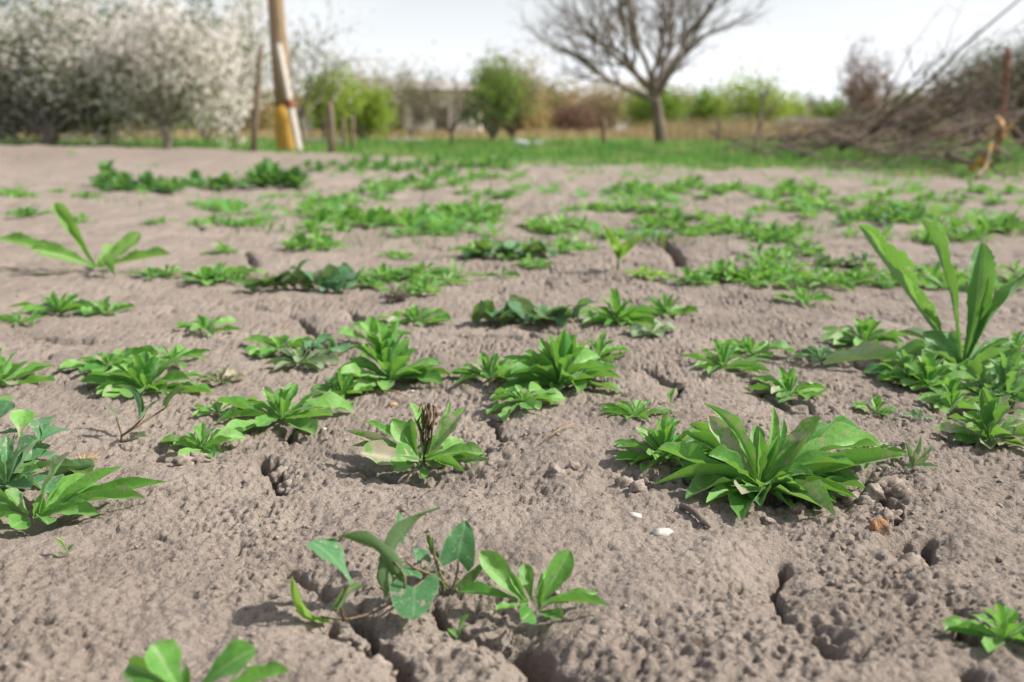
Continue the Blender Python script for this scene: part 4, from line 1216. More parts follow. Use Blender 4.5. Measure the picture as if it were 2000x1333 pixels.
# buried twig
mb = MB()
a = ground_at(1330, 988); b = ground_at(1388, 1024)
za = float(zfull([a.x], [a.y])[0]); zb_ = float(zfull([b.x], [b.y])[0])
a = Vector((a.x, a.y, max(za, a.z - .006) + .002)); b = Vector((b.x, b.y, max(zb_, b.z - .006) + .002)); mid = a.lerp(b, .5); mid.z += .002
mb.tube([Vector((0, 0, 0)), (mid - a) * .5 + Vector((.0006, 0, .0006)), mid - a, (b - a) * .8, b - a], [.0022, .0026, .0024, .0022, .0012], 8)
tag(link('twig', mb.build('twig'), M['twig'], loc=a), 'short grey twig half buried before the largest rosette', 'twig')
# dry root tuft
g = ground_at(775, 590); mb = MB(); r = random.Random(9)
for k in range(34):
    p = Vector((r.uniform(-.016, .016), r.uniform(-.012, .012), 0)); e = p * .6 + Vector((r.uniform(-.02, .02), r.uniform(-.015, .015), r.uniform(.01, .034)))
    mb.tube([p, p.lerp(e, .5) + Vector((r.uniform(-.005, .005), 0, .003)), e], [.0012, .001, .0005], 4)
tag(link('dry_root_tuft', mb.build('dry_root_tuft'), M['twig'], loc=(g.x, g.y, zgrid(g))), 'tuft of dry brown roots sticking out of the soil', 'roots')
g = ground_at(165, 915); mb = MB()
for k in range(12):
    an = r.uniform(.2, 2.4); mb.tube([(0, 0, .001), (math.cos(an) * .006, math.sin(an) * .006, .007), (math.cos(an) * .013, math.sin(an) * .013, .009)], [.0009, .0008, .0004], 4)
tag(link('dry_seed_head', mb.build('dry_seed_head'), M['straw'], loc=(g.x, g.y, g.z)), 'dry straw-coloured seed head beside the large sprawling rosette', 'seed head')
# straw bits: thin dry stems
STRAWS = [(1350, 838, 1420, 820, 'dry thin stem lying behind the medium rosette'), (745, 770, 800, 788, 'thin dry stem lying under the tall leafy rosette'),
          (1060, 870, 1130, 838, 'thin grey stem lying on soil between two rosettes'), (1500, 690, 1502, 730, 'thin upright dry stem by the folded-leaf rosette')]
for (x0, y0, x1, y1, lab) in STRAWS:
    a = ground_at(x0, y0); b = ground_at(x1, y1)
    a = Vector((a.x, a.y, a.z + .004)); b = Vector((b.x, b.y, b.z + .006))
    if abs(x1 - x0) < 10: b = Vector((a.x + .002, a.y, a.z + .03))
    mb = MB(); mb.tube([Vector((0, 0, 0)), (b - a) * .5 + Vector((0, 0, .003)), b - a], [.0008, .0007, .0004], 5)
    tag(link('straw', mb.build('straw'), M['straw'], loc=a), lab, 'straw')
# soil clods broken along the cracks
CLODS = [(1705, 958, .010), (1735, 945, .012), (1760, 960, .009), (1690, 975, .007), (1745, 985, .008), (1785, 1075, .009), (1665, 962, .008), (905, 905, .006),
         (1560, 985, .006), (1220, 940, .008), (1245, 955, .007), (360, 905, .008), (385, 898, .010), (545, 905, .009), (560, 930, .008), (730, 1275, .008),
         (1730, 1000, .006), (1500, 1010, .005), (980, 812, .007), (1330, 745, .010), (1500, 760, .012), (1480, 740, .009), (1650, 700, .010), (1085, 925, .007), (1120, 915, .006)]
for k, (x, y, s) in enumerate(CLODS):
    lab = ('rough soil clod heaped at the crack right of the largest rosette' if x > 1640 and y > 930 else 'rough soil clod at the edge of the front left cracks' if x < 760 else 'rough soil clod beside the thin cracks behind the largest rosette' if y < 800 else 'small rough soil clod on the pitted soil between the front rosettes')
    lump('soil_clod', x, y, (s * rng.uniform(.8, 1.2), s * rng.uniform(.7, 1.1), s * rng.uniform(.6, .85)), lab, 'clod', 'crumb', 40 + k, 3, .5, .35, lab, rng.uniform(0, 6))
# crumbs
def crumbs():
    V0, f0 = lump_verts(77, 1, .5)
    n = 5200
    y = 0.40 + 1.75 * nrng.random(n) ** 1.6; x = (nrng.random(n) - .5) * 1.35 * (y + .12)
    dens = fbm(x * 5, y * 5, 2, 401)
    keep = dens > -0.25; x, y = x[keep], y[keep]; n = len(x)
    z = zfull(x, y)
    s = 0.0006 + 0.0020 * nrng.random(n) ** 3
    a = nrng.random(n) * 6.28
    ca, sa = np.cos(a), np.sin(a)
    vx = V0[None, :, 0] * ca[:, None] - V0[None, :, 1] * sa[:, None]; vy = V0[None, :, 0] * sa[:, None] + V0[None, :, 1] * ca[:, None]
    V = np.stack([x[:, None] + vx * s[:, None], y[:, None] + vy * s[:, None], z[:, None] + (V0[None, :, 2] * .8 + .3) * s[:, None]], -1).reshape(-1, 3)
    f = (f0[None] + (np.arange(n) * len(V0))[:, None, None]).reshape(-1, 3)
    return tag(link('soil_crumbs', mesh_np('soil_crumbs', V, f), M['crumb']), 'loose small crumbs scattered over the cracked soil', 'soil crumbs', kind='stuff')
crumbs()

# ------------------------------------------------------------------ grass and reeds
def blades(name, x, y, h, w, mat, label, lean=.45, segs=2):
    n = len(x)
    z = ground_macro(x, y) - .01
    az = nrng.random(n) * 6.28; fz = nrng.random(n) * 6.28
    le = lean * nrng.random(n) * h
    dx, dy = np.cos(az), np.sin(az); sx, sy = np.cos(fz) * w / 2, np.sin(fz) * w / 2
    V = np.zeros((n, 5, 3))
    V[:, 0] = np.stack([x - sx, y - sy, z], -1); V[:, 1] = np.stack([x + sx, y + sy, z], -1)
    mx, my, mz = x + dx * le * .3, y + dy * le * .3, z + h * .6
    V[:, 2] = np.stack([mx + sx * .7, my + sy * .7, mz], -1); V[:, 3] = np.stack([mx - sx * .7, my - sy * .7, mz], -1)
    V[:, 4] = np.stack([x + dx * le, y + dy * le, z + h], -1)
    b = (np.arange(n) * 5)[:, None]
    f = np.concatenate([b + np.array([0, 1, 2]), b + np.array([0, 2, 3]), b + np.array([3, 2, 4])])
    return tag(link(name, mesh_np(name, V.reshape(-1, 3), f), M[mat]), label, name.replace('_', ' '), kind='stuff')
def scatter_img(n, y0, y1, xr=1.35):
    inv = nrng.random(n); y = 1 / (1 / y0 + (1 / y1 - 1 / y0) * inv ** 1.0)
    x = (nrng.random(n) - .5) * xr * y
    return x, y
x, y = scatter_img(90000, 5.6, 34)
edge = grass_edge(x) + 1.5 * fbm(x * .9, y * .9, 3, 411)
k = (y > edge) & (nrng.random(len(x)) < .35 + .65 * sstep(0, 3, y - edge)) & ~((y < 12) & (x < -1.6))
# trampled earth shows between tufts
k &= fbm(x * 1.8, y * 1.4, 3, 412) > -0.32 + .0 * x
x, y = x[k], y[k]
hh = (0.035 + 0.075 * nrng.random(len(x))) * (0.55 + .75 * sstep(0, 4, y - grass_edge(x))) * (1 + .35 * fbm(x * .8, y * .8, 2, 413))
blades('meadow_grass', x, y, hh, .006 + .0006 * y, 'grass', 'green meadow grass behind the weedy soil')
x, y = scatter_img(4200, 2.4, 8, 1.3)
k = fbm(x * 1.3, y * 1.3, 3, 415) > 0.12
x, y = x[k], y[k]
blades('sparse_grass', x, y, .015 + .03 * nrng.random(len(x)), np.full(len(x), .004), 'grass', 'sparse short grass shoots between the weeds', .7)
n = 9000
x = nrng.uniform(4, 26, n); y = nrng.uniform(24, 40, n)
blades('dry_reeds', x, y, .25 + .5 * nrng.random(n), np.full(n, .03), 'reed', 'tan dry reeds between the bare tree and the brush pile', .3)
n = 12000
x = nrng.uniform(-22, 14, n); y = nrng.uniform(34, 60, n)
blades('dry_grass', x, y, .12 + .3 * nrng.random(n), np.full(n, .04), 'reed', 'tan dry grass beyond the green meadow', .5)

# low ground cover too dense to count, far part of the weedy soil
def cover():
    Vs = []; Fs = []; b = 0
    x, y = scatter_img(2600, 2.6, 8.5, 1.35)
    k = (fbm(x * 2.3 + 7, y * 1.1, 3, 421) > .42 - .055 * y + .08 * (x < -1.2) * 6)
    x, y = x[k], y[k]; z = zfull(x, y)
    for xi, yi, zi in zip(x, y, z):
        n = 7; a0 = nrng.random() * 6.28; R_ = nrng.uniform(.03, .075)
        for j in range(n):
            a = a0 + j * 2.4; ca, sa = math.cos(a), math.sin(a); L = R_ * nrng.uniform(.6, 1.1); w = L * .16; u = L * nrng.uniform(.1, .7)
            Vs += [(xi, yi, zi), (xi + ca * L * .6 - sa * w, yi + sa * L * .6 + ca * w, zi + u * .7), (xi + ca * L, yi + sa * L, zi + u), (xi + ca * L * .6 + sa * w, yi + sa * L * .6 - ca * w, zi + u * .7)]
            Fs.append((b, b + 1, b + 2, b + 3)); b += 4
    print('cover plants', len(x))
    uv = np.tile([[.3, 0], [.3, .6], [.3, 1], [.3, .6]], (len(Vs) // 4, 1))
    tag(link('weed_cover', mesh_np('weed_cover', Vs, Fs, uv=uv), M['leaf_mid']), 'low far weeds merging into a green carpet', 'weeds', kind='stuff')
cover()

# ------------------------------------------------------------------ trees
def grow(seed, p0, d0, L0, r0, levels, counts, ratio, angle, up, wander=.22, start=.25, trunk_seg=6, tstart=.72):
    r = random.Random(seed); out = []
    def br(p, d, L, rad, lev):
        n = trunk_seg if lev == 0 else (5 if lev == 1 else (4 if lev == 2 else 3))
        pts = [p.copy()]; dd = d.copy()
        for i in range(n):
            dd = (dd + Vector((r.gauss(0, 1), r.gauss(0, 1), r.gauss(0, .6))) * wander * (.4 if lev == 0 else 1) + Vector((0, 0, up[min(lev, len(up) - 1)]))).normalized()
            pts.append(pts[-1] + dd * (L / n))
        end = .62 if lev == 0 else .30
        rad_l = [rad * (1 - (1 - end) * i / n) for i in range(n + 1)]
        out.append((lev, pts, rad_l))
        if lev < levels:
            c = counts[lev]
            for k in range(c):
                t = (start if lev > 0 else trunk_start[0]) + (1 - (start if lev > 0 else trunk_start[0])) * ((k + r.random()) / c)
                i = min(int(t * n), n - 1); q = pts[i].lerp(pts[i + 1], t * n - i)
                ax = (pts[i + 1] - pts[i]).normalized()
                pr = ax.orthogonal().normalized(); pr.rotate(Matrix.Rotation(k * 2.399 + r.uniform(-.5, .5), 3, ax))
                an = angle[min(lev, len(angle) - 1)] * r.uniform(.7, 1.3)
                nd = (ax * math.cos(an) + pr * math.sin(an)).normalized()
                br(q, nd, L * ratio[min(lev, len(ratio) - 1)] * r.uniform(.7, 1.2) * (1.15 - .45 * t if lev else 1), rad_l[i] * (.62 if lev else .60), lev + 1)
    trunk_start = [tstart]
    br(Vector(p0), Vector(d0).normalized(), L0, r0, 0)
    return out

def tubes_mesh(name, polys, kfun):
    mb = MB()
    for lev, pts, rad in polys: mb.tube(pts, rad, kfun(lev), cap=False)
    return mb.build(name)

def leaf_cloud(name, polys, minlev, per, size, spread, seed, shape=1.0, clusters=None):
    g = np.random.default_rng(seed)
    pts = []
    for lev, pl, rad in polys:
        if lev >= minlev:
            for i in range(len(pl) - 1):
                pts.append((pl[i], pl[i + 1]))
    A = np.array([p[0][:] for p in pts]); B = np.array([p[1][:] for p in pts])
    n = int(per * len(pts))
    if clusters:
        # leaves gather on some twigs only, leaving gaps
        w = g.random(len(pts)) ** clusters; w /= w.sum(); idx = g.choice(len(pts), n, p=w)
    else:
        idx = g.integers(0, len(pts), n)
    t = g.random(n)[:, None]
    C = A[idx] * (1 - t) + B[idx] * t + g.normal(0, spread, (n, 3))
    u = g.normal(size=(n, 3)); u /= np.linalg.norm(u, axis=1)[:, None]
    v = np.cross(u, g.normal(size=(n, 3))); v /= np.linalg.norm(v, axis=1)[:, None]
    s = (size * (.6 + .8 * g.random(n)))[:, None]
    V = np.stack([C - u * s, C + v * s * .55 * shape, C + u * s, C - v * s * .55 * shape], 1).reshape(-1, 3)
    f = np.arange(n * 4).reshape(-1, 4)
    return mesh_np(name, V, f, smooth=False)

def tree(name, label, px, base, depth_y, H, seed, bark, layers, trunk_h=.35, trunk_r=.07, counts=(7, 7, 6), ratio=(1.5, .55, .5), angle=(.75, .7, .7), up=(.05, .10, .06),
         wander=.2, lean=(0, 0, 1), levels=3, group=None, cat='tree', stems=1, tstart=.72):
    """px: photo column; depth_y: distance in metres; H: total height"""
    X = (px - 1000) / F * depth_y
    z = float(ground_macro(np.array([X]), np.array([depth_y]))[0]) - .03
    root = thing(name, (X, depth_y, z), label, cat, group)
    polys = []
    th = H * trunk_h
    for s_ in range(stems):
        ld = Vector(lean) + (Vector((math.cos(s_ * 2.4), math.sin(s_ * 2.4), 0)) * .35 if stems > 1 else Vector((0, 0, 0)))
        polys += grow(seed + s_ * 101, (0, 0, 0), ld, th, trunk_r, levels, counts, tuple([ratio[0] * (H - th) / th * .62] + list(ratio[1:])), angle, up, wander, tstart=tstart)
    top = max(q.z for _, pl, _r in polys for q in pl)
    for _, pl, _r in polys:
        for q in pl: q *= H / top
    link('trunk', tubes_mesh('trunk', [p for p in polys if p[0] == 0], lambda l: 9), M[bark], root)
    link('branches', tubes_mesh('branches', [p for p in polys if p[0] > 0], lambda l: {1: 6, 2: 4}.get(l, 3)), M[bark], root)
    for i, (pn, mat, minlev, per, size, spread, cl) in enumerate(layers):
        link(pn, leaf_cloud(pn, polys, minlev, per, size, spread, seed + i * 7, clusters=cl), M[mat], root)
    return root

# blossoming fruit trees on the left
BL = lambda a, b: [('leaves', 'tree_greygreen', 2, a * .62, .036, .11, .8), ('blossom', 'blossom', 2, b * 2.15, .034, .12, 1.0)]
tree('blossom_tree', 'white-flowering fruit tree with forked trunk behind the earth mound, farthest from the pole', 112, 283, 14.6, 2.35, 11, 'bark_grey', BL(4.0, 1.6), .20, .085, (11, 8, 6), lean=(.12, 0, 1), stems=2, tstart=.66, angle=(.88, .75, .7))
tree('blossom_tree', 'white-flowering fruit tree with single grey trunk behind the middle of the mound', 340, 280, 14.2, 2.3, 12, 'bark_grey', BL(2.4, 2.7), .23, .065, (11, 8, 6), tstart=.66, angle=(.88, .75, .7))
tree('blossom_tree', 'white-flowering slim fruit tree beside the thin leaning rod', 472, 280, 17.0, 2.7, 13, 'bark_grey', BL(1.8, 2.0), .16, .06, (7, 7, 6))
tree('blossom_tree', 'white-flowering tree with low dark crown behind the left end of the mound', 5, 280, 15.5, 2.2, 14, 'bark_dark', BL(4.2, 1.3), .13, .07, (11, 8, 6), tstart=.66, angle=(.88, .75, .7))
tree('blossom_tree', 'sparse blossoming tree glimpsed behind the wooden pole', 600, 275, 21.0, 3.0, 15, 'bark_grey', BL(.7, .45), .25, .06, (7, 7, 6))
tree('blossom_tree', 'white-flowering tree filling the gap between the forked trunk and the single trunk', 225, 280, 17.5, 2.6, 16, 'bark_grey', BL(2.6, 2.2), .15, .06, (11, 8, 6), tstart=.66, angle=(.88, .75, .7))
for k, (px, D, H, lab) in enumerate(((45, 22, 3.4, 'taller green tree rising behind the farthest blossoming trees'), (205, 23, 3.3, 'green tree with upright shoots behind the single-trunk blossom tree'), (415, 25, 3.9, 'thin grey-green tree behind the slim blossom tree'), (-110, 20, 3.6, 'green tree beyond the left end of the mound'))):
    tree('green_tree', lab, px, 270, D, H, 30 + k, 'bark_grey', [('leaves', ['tree_shoot', 'tree_shoot', 'tree_greygreen', 'tree_shoot'][k], 2, [2.6, 2.6, 1.2, 2.6][k], .05, .09, .8)], .2, .05, (8, 7, 6), angle=(.5, .5, .5), up=(.05, .25, .22), stems=3)
# light green shrubs and trees in the middle distance
TREES = [  # px, D, H, stems, bark, foliage, per, size, label, counts, angle
    (638, 24, 2.15, 1, 'bark_trunk', 'tree_lime', 4, .055, 'fresh green small tree right of the wooden pole', (7, 7, 5), .7),
    (712, 27, 1.6, 2, 'bark_grey', 'tree_lime', 5, .055, 'lime green bushy shrub beside the fresh green tree', (7, 7, 5), .9),
    (752, 46, 4.0, 1, 'bark_grey', 'tree_tan', 7, .09, 'yellowish tan tree behind the lime shrub', (7, 7, 5), .6),
    (808, 36, 2.8, 2, 'bark_grey', 'tree_greygreen', .9, .05, 'thin greyish twiggy shrub left of the pale house', (8, 8, 6), .6),
    (884, 19.5, 1.65, 1, 'bark_dark', 'tree_tan', .6, .02, 'small dark-trunked bare tree before the pale house', (7, 6, 5), .95),
    (962, 22, 2.2, 4, 'bark_grey', 'tree_green', 1.5, .045, 'tall light green shrub right of the dark-trunked tree', (8, 8, 6), .45),
    (1000, 28, 2.6, 3, 'bark_brown', 'tree_tan', 2.6, .045, 'reddish tan twiggy shrub beside the tall light green shrub', (8, 8, 6), .5),
    (1090, 68, 3.8, 2, 'bark_grey', 'tree_tan', 8, .13, 'tan bushy tree of the far row beside the dark green one', (8, 7, 5), .8),
    (1058, 80, 4.3, 2, 'bark_grey', 'tree_deep', 9, .15, 'dark green rounded tree in the far row', (8, 7, 5), .7),
    (1145, 72, 4.3, 2, 'bark_grey', 'tree_pale', 7, .12, 'pale straw-coloured bushy tree in the far row', (8, 7, 5), .8),
    (1180, 58, 3.7, 3, 'bark_grey', 'tree_pale', 6, .10, 'pale tan shrub just left of the bare tree trunk', (8, 7, 5), .8),
    (1120, 50, 1.7, 3, 'bark_brown', 'tree_bronze', 8, .09, 'low dark brown bush beneath the far tan trees', (8, 7, 5), .9),
    (1238, 66, 3.5, 2, 'bark_grey', 'tree_tan', 8, .13, 'olive tan bush behind the bare tree', (8, 7, 5), .9),
    (1375, 60, 2.9, 3, 'bark_grey', 'tree_green', 8, .12, 'low green tree right of the bare tree trunk', (8, 7, 5), .8),
    (1455, 52, 3.5, 2, 'bark_grey', 'tree_lime', 9, .11, 'lime green rounded tree above the blue-grey fence', (8, 7, 5), .7),
    (1520, 70, 2.7, 3, 'bark_grey', 'tree_lime', 8, .12, 'low yellow-green bush beside the lime green tree', (8, 7, 5), .9),
    (1645, 31, 3.3, 1, 'bark_dark', 'tree_bronze', 3.4, .05, 'reddish brown budding tree above the brush pile', (9, 8, 6), .6),
    (1570, 85, 3.4, 3, 'bark_grey', 'tree_deep', 8, .14, 'dark low bush beyond the blue-grey fence', (8, 7, 5), .9),
    (1790, 40, 2.4, 3, 'bark_grey', 'tree_tan', 2.4, .06, 'thin brownish scrub behind the brush pile', (8, 8, 6), .7),
    (1880, 17, 1.85, 4, 'bark_dark', 'tree_greygreen', 1.0, .03, 'twiggy dark shrub behind the rusty post', (9, 8, 7), .6),
    (1985, 14, 1.85, 4, 'bark_dark', 'tree_greygreen', .9, .028, 'bare grey shrub right of the rusty post', (9, 8, 7), .55),
    (2100, 16, 2.1, 4, 'bark_dark', 'tree_greygreen', 1.0, .03, 'bare grey shrub at the outer end of the brush pile', (9, 8, 7), .55),
    (1760, 22, 1.3, 3, 'bark_dark', 'tree_greygreen', 1.2, .03, 'low twiggy shrub rising behind the middle of the brush pile', (8, 8, 6), .7),
    (690, 66, 4.5, 2, 'bark_grey', 'tree_green', 8, .12, 'far green tree showing beside the fresh green small tree', (8, 7, 5), .7),
    (545, 60, 3.4, 2, 'bark_grey', 'tree_tan', 6, .12, 'far tan tree behind the slim blossom tree and the rod', (8, 7, 5), .7),
    (860, 75, 4.9, 2, 'bark_brown', 'tree_tan', 4, .12, 'brown twiggy tree behind the roof of the pale house', (8, 7, 5), .7),
    (940, 70, 4.4, 2, 'bark_grey', 'tree_deep', 6, .12, 'deep green tree right of the pale house', (8, 7, 5), .8),
    (790, 70, 3.8, 2, 'bark_grey', 'tree_deep', 7, .12, 'deep green bush left of the pale house', (8, 7, 5), .9),
    (1320, 75, 3.6, 2, 'bark_grey', 'tree_tan', 7, .13, 'far tan bush just right of the bare trunk', (8, 7, 5), .9),
    (300, 60, 3.4, 2, 'bark_grey', 'tree_tan', 6, .12, 'far tan tree behind the single-trunk blossom tree', (8, 7, 5), .8),
    (160, 60, 3.4, 2, 'bark_grey', 'tree_deep', 6, .12, 'far dark tree behind the forked blossom tree', (8, 7, 5), .8),
    (430, 64, 3.0, 2, 'bark_grey', 'tree_deep', 6, .12, 'far dark bush seen under the slim blossom tree', (8, 7, 5), .8),
    (20, 64, 3.4, 2, 'bark_grey', 'tree_deep', 6, .12, 'far dark tree behind the low dark blossoming crown', (8, 7, 5), .8),
    (1700, 80, 3.6, 2, 'bark_grey', 'tree_tan', 6, .13, 'far tan bush behind the brush pile and reddish tree', (8, 7, 5), .8),
    (1900, 80, 4.0, 2, 'bark_grey', 'tree_greygreen', 6, .13, 'far grey-green tree behind the rusty post', (8, 7, 5), .8),
    (70, 44, 2.2, 4, 'bark_grey', 'tree_deep', 9, .11, 'dark low bush under the forked blossom tree', (8, 7, 5), 1.0),
    (240, 46, 2.0, 4, 'bark_grey', 'tree_tan', 9, .11, 'tan low bush behind the gap-filling blossom tree', (8, 7, 5), 1.0),
    (370, 48, 2.0, 4, 'bark_grey', 'tree_green', 9, .11, 'green low bush right of the single grey trunk', (8, 7, 5), 1.0),
    (500, 50, 2.2, 4, 'bark_grey', 'tree_tan', 9, .11, 'tan low bush behind the thin leaning rod', (8, 7, 5), 1.0),
    (590, 58, 2.6, 4, 'bark_grey', 'tree_tan', 9, .12, 'tan low bush behind the white shed', (8, 7, 5), 1.0),
    (660, 52, 2.2, 4, 'bark_grey', 'tree_lime', 9, .11, 'lime low bush behind the thick short stake', (8, 7, 5), 1.0),
    (1010, 62, 3.0, 4, 'bark_grey', 'tree_tan', 9, .12, 'tan low bush behind the reddish twiggy shrub', (8, 7, 5), 1.0),
    (1270, 54, 2.6, 4, 'bark_grey', 'tree_green', 9, .11, 'green low bush behind the bare tree trunk', (8, 7, 5), 1.0),
    (1620, 66, 2.2, 4, 'bark_grey', 'tree_green', 9, .12, 'green low bush under the reddish brown tree', (8, 7, 5), 1.0),
    (1780, 60, 2.4, 4, 'bark_grey', 'tree_greygreen', 9, .12, 'grey-green low bush behind the thin brownish scrub', (8, 7, 5), 1.0),
    (2010, 60, 2.8, 4, 'bark_grey', 'tree_greygreen', 9, .12, 'grey-green low bush behind the bare grey shrub', (8, 7, 5), 1.0),
]
for k, (px, D, H, st, bark, fol, per, size, lab, cnt, an) in enumerate(TREES):
    far = D > 40
    an *= .72; H *= .90 if far else .97
    tree('bush' if 'bush' in lab or 'shrub' in lab or 'scrub' in lab else 'tree', lab, px, 0, D, H, 60 + k * 3, bark,
         [('leaves', fol, 2 if not far else 1, per * (.8 if far else .62), size * .8, size * (3.4 if far else 2.0), 1.2)], .10 if st > 1 else .22, .05 * (1.5 if far else 1), (cnt[0], cnt[1] - (1 if far else 0), 3 if far else cnt[2]), angle=(an, .6, .65), up=(.05, .12, .1), stems=st, cat='bush' if 'bush' in lab or 'shrub' in lab or 'scrub' in lab else 'tree', levels=2 if far else 3)
# the large bare tree
tree('bare_tree', 'large leafless vase-shaped tree standing at the edge of the meadow', 1287, 285, 17.5, 4.2, 5, 'bark_trunk',
     [('buds', 'bark_brown', 4, 1.0, .014, .03, None)], .25, .115, (10, 9, 7, 4), ratio=(1.25, .50, .50, .55), angle=(.88, .5, .55, .6), up=(.02, .05, .05, .04), wander=.15, levels=4)

# ------------------------------------------------------------------ pole, stakes and other made things
def gpt(px, D):
    x = (px - 1000) / F * D
    return Vector((x, D, float(ground_macro(np.array([x]), np.array([D]))[0])))
g = gpt(568, 13.6)
o = thing('utility_pole', g, 'tall weathered wooden pole with flaking yellow paint at its foot', 'pole')
lean = Vector((-.035, 0, 1))
mb = MB(); mb.tube([lean * h for h in (.58, 1.0, 2, 3, 4.5, 6)], [.118, .114, .100, .092, .086, .08], 14); link('shaft', mb.build('shaft'), M['pole'], o)
mb = MB(); mb.tube([lean * h for h in (-.1, .0, .2, .40, .5795)], [.142, .140, .132, .126, .121], 14); link('painted_foot', mb.build('painted_foot'), M['pole_yellow'], o)
b = thing('brace_board', gpt(592, 13.25), 'pale grey board leaning on the yellow-footed wooden pole', 'board')
dirv = Vector((-.17, .05, 1)).normalized()
mb = MB(); rot = dirv.to_track_quat('Z', 'Y').to_matrix()
mb.box(dirv * .66, (.115, .045, 1.36), rot); link('plank', mb.build('plank', False), M['board'], b)
mb = MB(); mb.box(dirv * .60 + Vector((0, -.004, 0)), (.15, .075, .10), rot); link('strap', mb.build('strap', False), M['rust'], b)
def stake(px, D, H, rad, lean, lab, mat='stake', name='wooden_stake'):
    g = gpt(px, D); mb = MB(); r = random.Random(int(px)); ld = Vector(lean)
    pts = [ld * h + Vector((r.uniform(-.01, .01), 0, 0)) for h in (-.05, H * .3, H * .6, H * .9, H)]
    mb.tube(pts, [rad, rad * .97, rad * .93, rad * .9, rad * .45], 8)
    tag(link(name, mb.build(name), M[mat], loc=g), lab, 'stake' if name != 'rusty_post' else 'post')
stake(503, 11.8, 1.2, .034, (.12, 0, 1), 'thin brown rod leaning beside the wooden pole')
stake(653, 10.2, .50, .038, (.0, 0, 1), 'thick short wooden stake before the fresh green tree')
stake(676, 13.2, .42, .026, (.03, 0, 1), 'thin grey stake beside the thick short one')
stake(692, 13.6, .46, .030, (.05, 0, 1), 'brown stake leaning behind the thin grey one')
stake(1176, 20, .50, .05, (0, 0, 1), 'lone brown stake in the meadow left of the bare tree')
stake(1932, 9.2, .98, .034, (.01, 0, 1), 'rusty iron post standing in the brush pile', 'rust', 'rusty_post')
stake(1692, 15, .62, .05, (.03, 0, 1), 'dark wooden fence post behind the brush pile', 'bark_dark')
stake(1876, 12, .85, .04, (-.02, 0, 1), 'mossy thin post behind the rusty iron post', 'bark_grey')
stake(1395, 21, .5, .04, (.02, 0, 1), 'thin dark stake before the tan reeds')

# pale house
g = gpt(866, 48)
o = thing('house', g, 'pale plastered house half hidden behind bare trees', 'house')
W, Dp, Hh = 1.75, 2.0, 2.05
mb = MB(); b = 0
V = [(-W, 0, 0), (W, 0, 0), (W, 0, Hh), (-W, 0, Hh), (-W, Dp * 2, 0), (W, Dp * 2, 0), (W, Dp * 2, Hh), (-W, Dp * 2, Hh), (-W, Dp, Hh + .35), (W, Dp, Hh + .35)]
mb.v = V; mb.f = [(0, 1, 2, 3), (5, 4, 7, 6), (1, 5, 6, 9, 2), (4, 0, 3, 8, 7)]
link('wall', mb.build('wall', False), M['wall'], o)
for sgn in (0, 1):
    mb = MB(); y0 = -.3 if sgn == 0 else 2 * Dp + .3
    mb.v = [(-W - .25, y0, Hh - .06), (W + .25, y0, Hh - .06), (W + .25, Dp, Hh + .41), (-W - .25, Dp, Hh + .41), (-W - .25, y0, Hh + .04), (W + .25, y0, Hh + .04), (W + .25, Dp, Hh + .51), (-W - .25, Dp, Hh + .51)]
    mb.f = [(0, 1, 2, 3), (7, 6, 5, 4), (0, 4, 5, 1), (1, 5, 6, 2), (3, 2, 6, 7), (0, 3, 7, 4)]
    link('roof', mb.build('roof', False), M['roof'], o)
for wx in (-1.05, 1.05):
    mb = MB(); mb.box((wx, -.03, .95), (.6, .08, .7)); w_ = link('window', mb.build('window', False), M['white'], o)
    mb = MB(); mb.box((wx, -.06, .95), (.48, .06, .58)); link('pane', mb.build('pane', False), M['glass'], w_)
mb = MB(); mb.box((0, -.02, .66), (.62, .07, 1.3)); dr = link('door', mb.build('door', False), M['bark_trunk'], o)
# white shed with dark doorway
g = gpt(606, 52)
o = thing('white_cabinet', g, 'small white box-like shed between the pole and the stakes', 'shed')
mb = MB(); mb.box((0, 0, .43), (.9, .8, .86)); link('body', mb.build('body', False), M['white'], o)
mb = MB(); mb.box((0, 0, .90), (1.02, .92, .07)); link('lid', mb.build('lid', False), M['white'], o)
mb = MB(); mb.box((-.25, -.41, .4), (.3, .03, .6)); link('door', mb.build('door', False), M['concrete'], o)
# low slabs
def slab(px, D, size, lab, mat):
    g = gpt(px, D); mb = MB(); mb.box((0, 0, size[2] / 2), size)
    me = mb.build('slab', False); o = link('slab', me, M[mat], loc=g)
    md = o.modifiers.new('bevel', 'BEVEL'); md.width = .02; md.segments = 2
    return tag(o, lab, 'slab')
slab(640, 21, (.75, .5, .10), 'low grey concrete slab in the grass behind the stakes', 'concrete')
slab(795, 23, (.8, .5, .09), 'pale low slab in the grass left of the dark-trunked tree', 'board')
for k, (px, D, s, lab) in enumerate(((1018, 17.5, .14, 'white stone lying in the grass, bigger of two'), (1050, 17.8, .10, 'white stone lying in the grass, smaller of two'))):
    V, f = lump_verts(300 + k, 3, .3, (s, s * .7, s * .42)); g = gpt(px, D)
    tag(link('white_stone', mesh_np('white_stone', V, f), M['white'], loc=g + Vector((0, 0, .045))), lab, 'stone')
